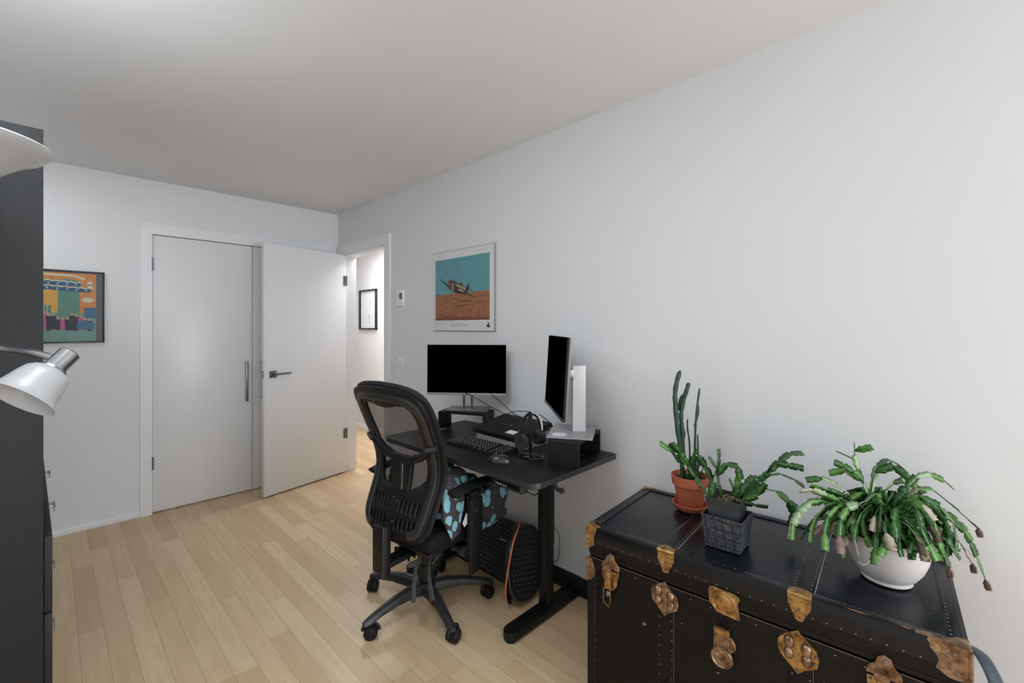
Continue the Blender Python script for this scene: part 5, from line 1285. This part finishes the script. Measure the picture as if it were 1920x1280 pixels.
m = MB(); sq(.036, .050, .005, .156, .002, m); sq(.0497, .0530, .138, .158, .002, m)
o = m.build('inner_pot', M['grey_pot'], t, smooth=20, bevel=.001); o.rotation_euler = (0, 0, -YAW + .03)
m = MB()
g = [[m.bm.verts.new((-.048 + .012 * i, -.048 + .012 * j, .143 + noise.noise(Vector((i * .7, j * .7, 3))) * .006)) for i in range(9)] for j in range(9)]
for j in range(8):
    for i in range(8): m.bm.faces.new((g[j][i], g[j][i + 1], g[j + 1][i + 1], g[j + 1][i]))
o = m.build('soil', M['soil'], t); o.rotation_euler = (0, 0, -YAW + .03)
m = MB(); rnd = random.Random(4)
for k in range(26):
    x, y = rnd.uniform(-.03, .03), rnd.uniform(-.035, .02); a = rnd.uniform(0, PI)
    m.tube([(x, y, .150), (x + .008 * math.cos(a), y + .008 * math.sin(a), .156), (x + .018 * math.cos(a), y + .018 * math.sin(a), .151)], .0016, seg=5)
tag(m.build('dry_moss', M['moss'], t), kind='stuff')
def sl_g(rnd, i, n):
    if i == n - 1: return 1 if rnd.random() < .35 else 0
    return 1 if rnd.random() < .06 else 0
m = foliage(GREY_BRANCHES, .045, .0250, 8, sl_g, stemr=.0020); m.build('foliage', LM, t, smooth=0)

# cream bowl with the big plant
t = thing('potted_crab_cactus', 'round cream pot with a big spreading cactus with drooping toothed stems', 'potted plant', (1.634, .112, .6585), YAW)
m = MB(); m.lathe([(0, .0), (.054, .0), (.0575, .003), (.0565, .011), (.066, .020), (.080, .042), (.0905, .070), (.0955, .096), (.0955, .112), (.0945, .116), (.0965, .118), (.0965, .126), (.095, .128), (.0925, .128), (.0915, .120), (.088, .112), (0, .110)], seg=64); m.build('pot', M['ceramic'], t)
m = MB(); m.lathe([(0, .120), (.05, .119), (.0905, .115)], seg=32)
for v in m.bm.verts: v.co.z += noise.noise(v.co * 60) * .005
m.build('soil', M['soil'], t)
rnd = random.Random(21); extra = []
for k in range(96):
    a = 2 * PI * rnd.random(); y_ = math.sin(a); reach = rnd.uniform(.10, .215); hgt = rnd.uniform(.06, .14)
    if math.sin(a) > .3: reach *= .62
    x, y = math.cos(a), math.sin(a)
    end = rnd.uniform(-.07, .06) if reach > .12 else rnd.uniform(-.02, .08)
    r0 = rnd.uniform(0, .03)
    if y_ < -.2: reach = min(reach, .135); end = max(end, .015)
    end = max(end, -.05)
    extra.append([(x * r0, y * r0, .118), (x * reach * .42 + rnd.uniform(-.02, .02), y * reach * .42, .105 + hgt), (x * reach * .80 + rnd.uniform(-.03, .03), y * reach * .80, .105 + hgt * .72 + end * .1), (x * reach + rnd.uniform(-.03, .03), y * reach, .105 + end)])
def sl_w(rnd, i, n):
    q = rnd.random()
    if i == n - 1: return 3 if q < .16 else (2 if q < .36 else (1 if q < .6 else 0))
    return 1 if q < .16 else (4 if q < .30 else (2 if q < .32 else 0))
m = foliage(WHITE_BRANCHES + extra, .044, .0215, 13, sl_w, stemr=.0021); m.build('foliage', LM, t, smooth=0)
for p0, d in ((WHITE_BRANCHES[10][-1], (.012, 0, -.036)), (WHITE_BRANCHES[11][-1], (.006, 0, -.034)), (WHITE_BRANCHES[8][-1], (.010, 0, -.030)), (WHITE_BRANCHES[23][-1], (.004, 0, -.030))):
    p0 = Vector(p0); d = Vector(d); m = MB()
    for k in range(4):
        wv = Matrix.Rotation(k * .8, 3, d.normalized()) @ Vector((0, 1, 0)); segment(m.bm, p0, p0 + d * .8, wv, .016, 0)
    m.build('dried_bloom', M['bloom'], t, smooth=0)
m = MB(); m.tube(catmull([(-.080, -.052, .095), (-.098, -.062, .080), (-.116, -.066, .074), (-.130, -.066, .082)], 6), .0008, seg=5); m.build('loose_root', M['thread'], t)
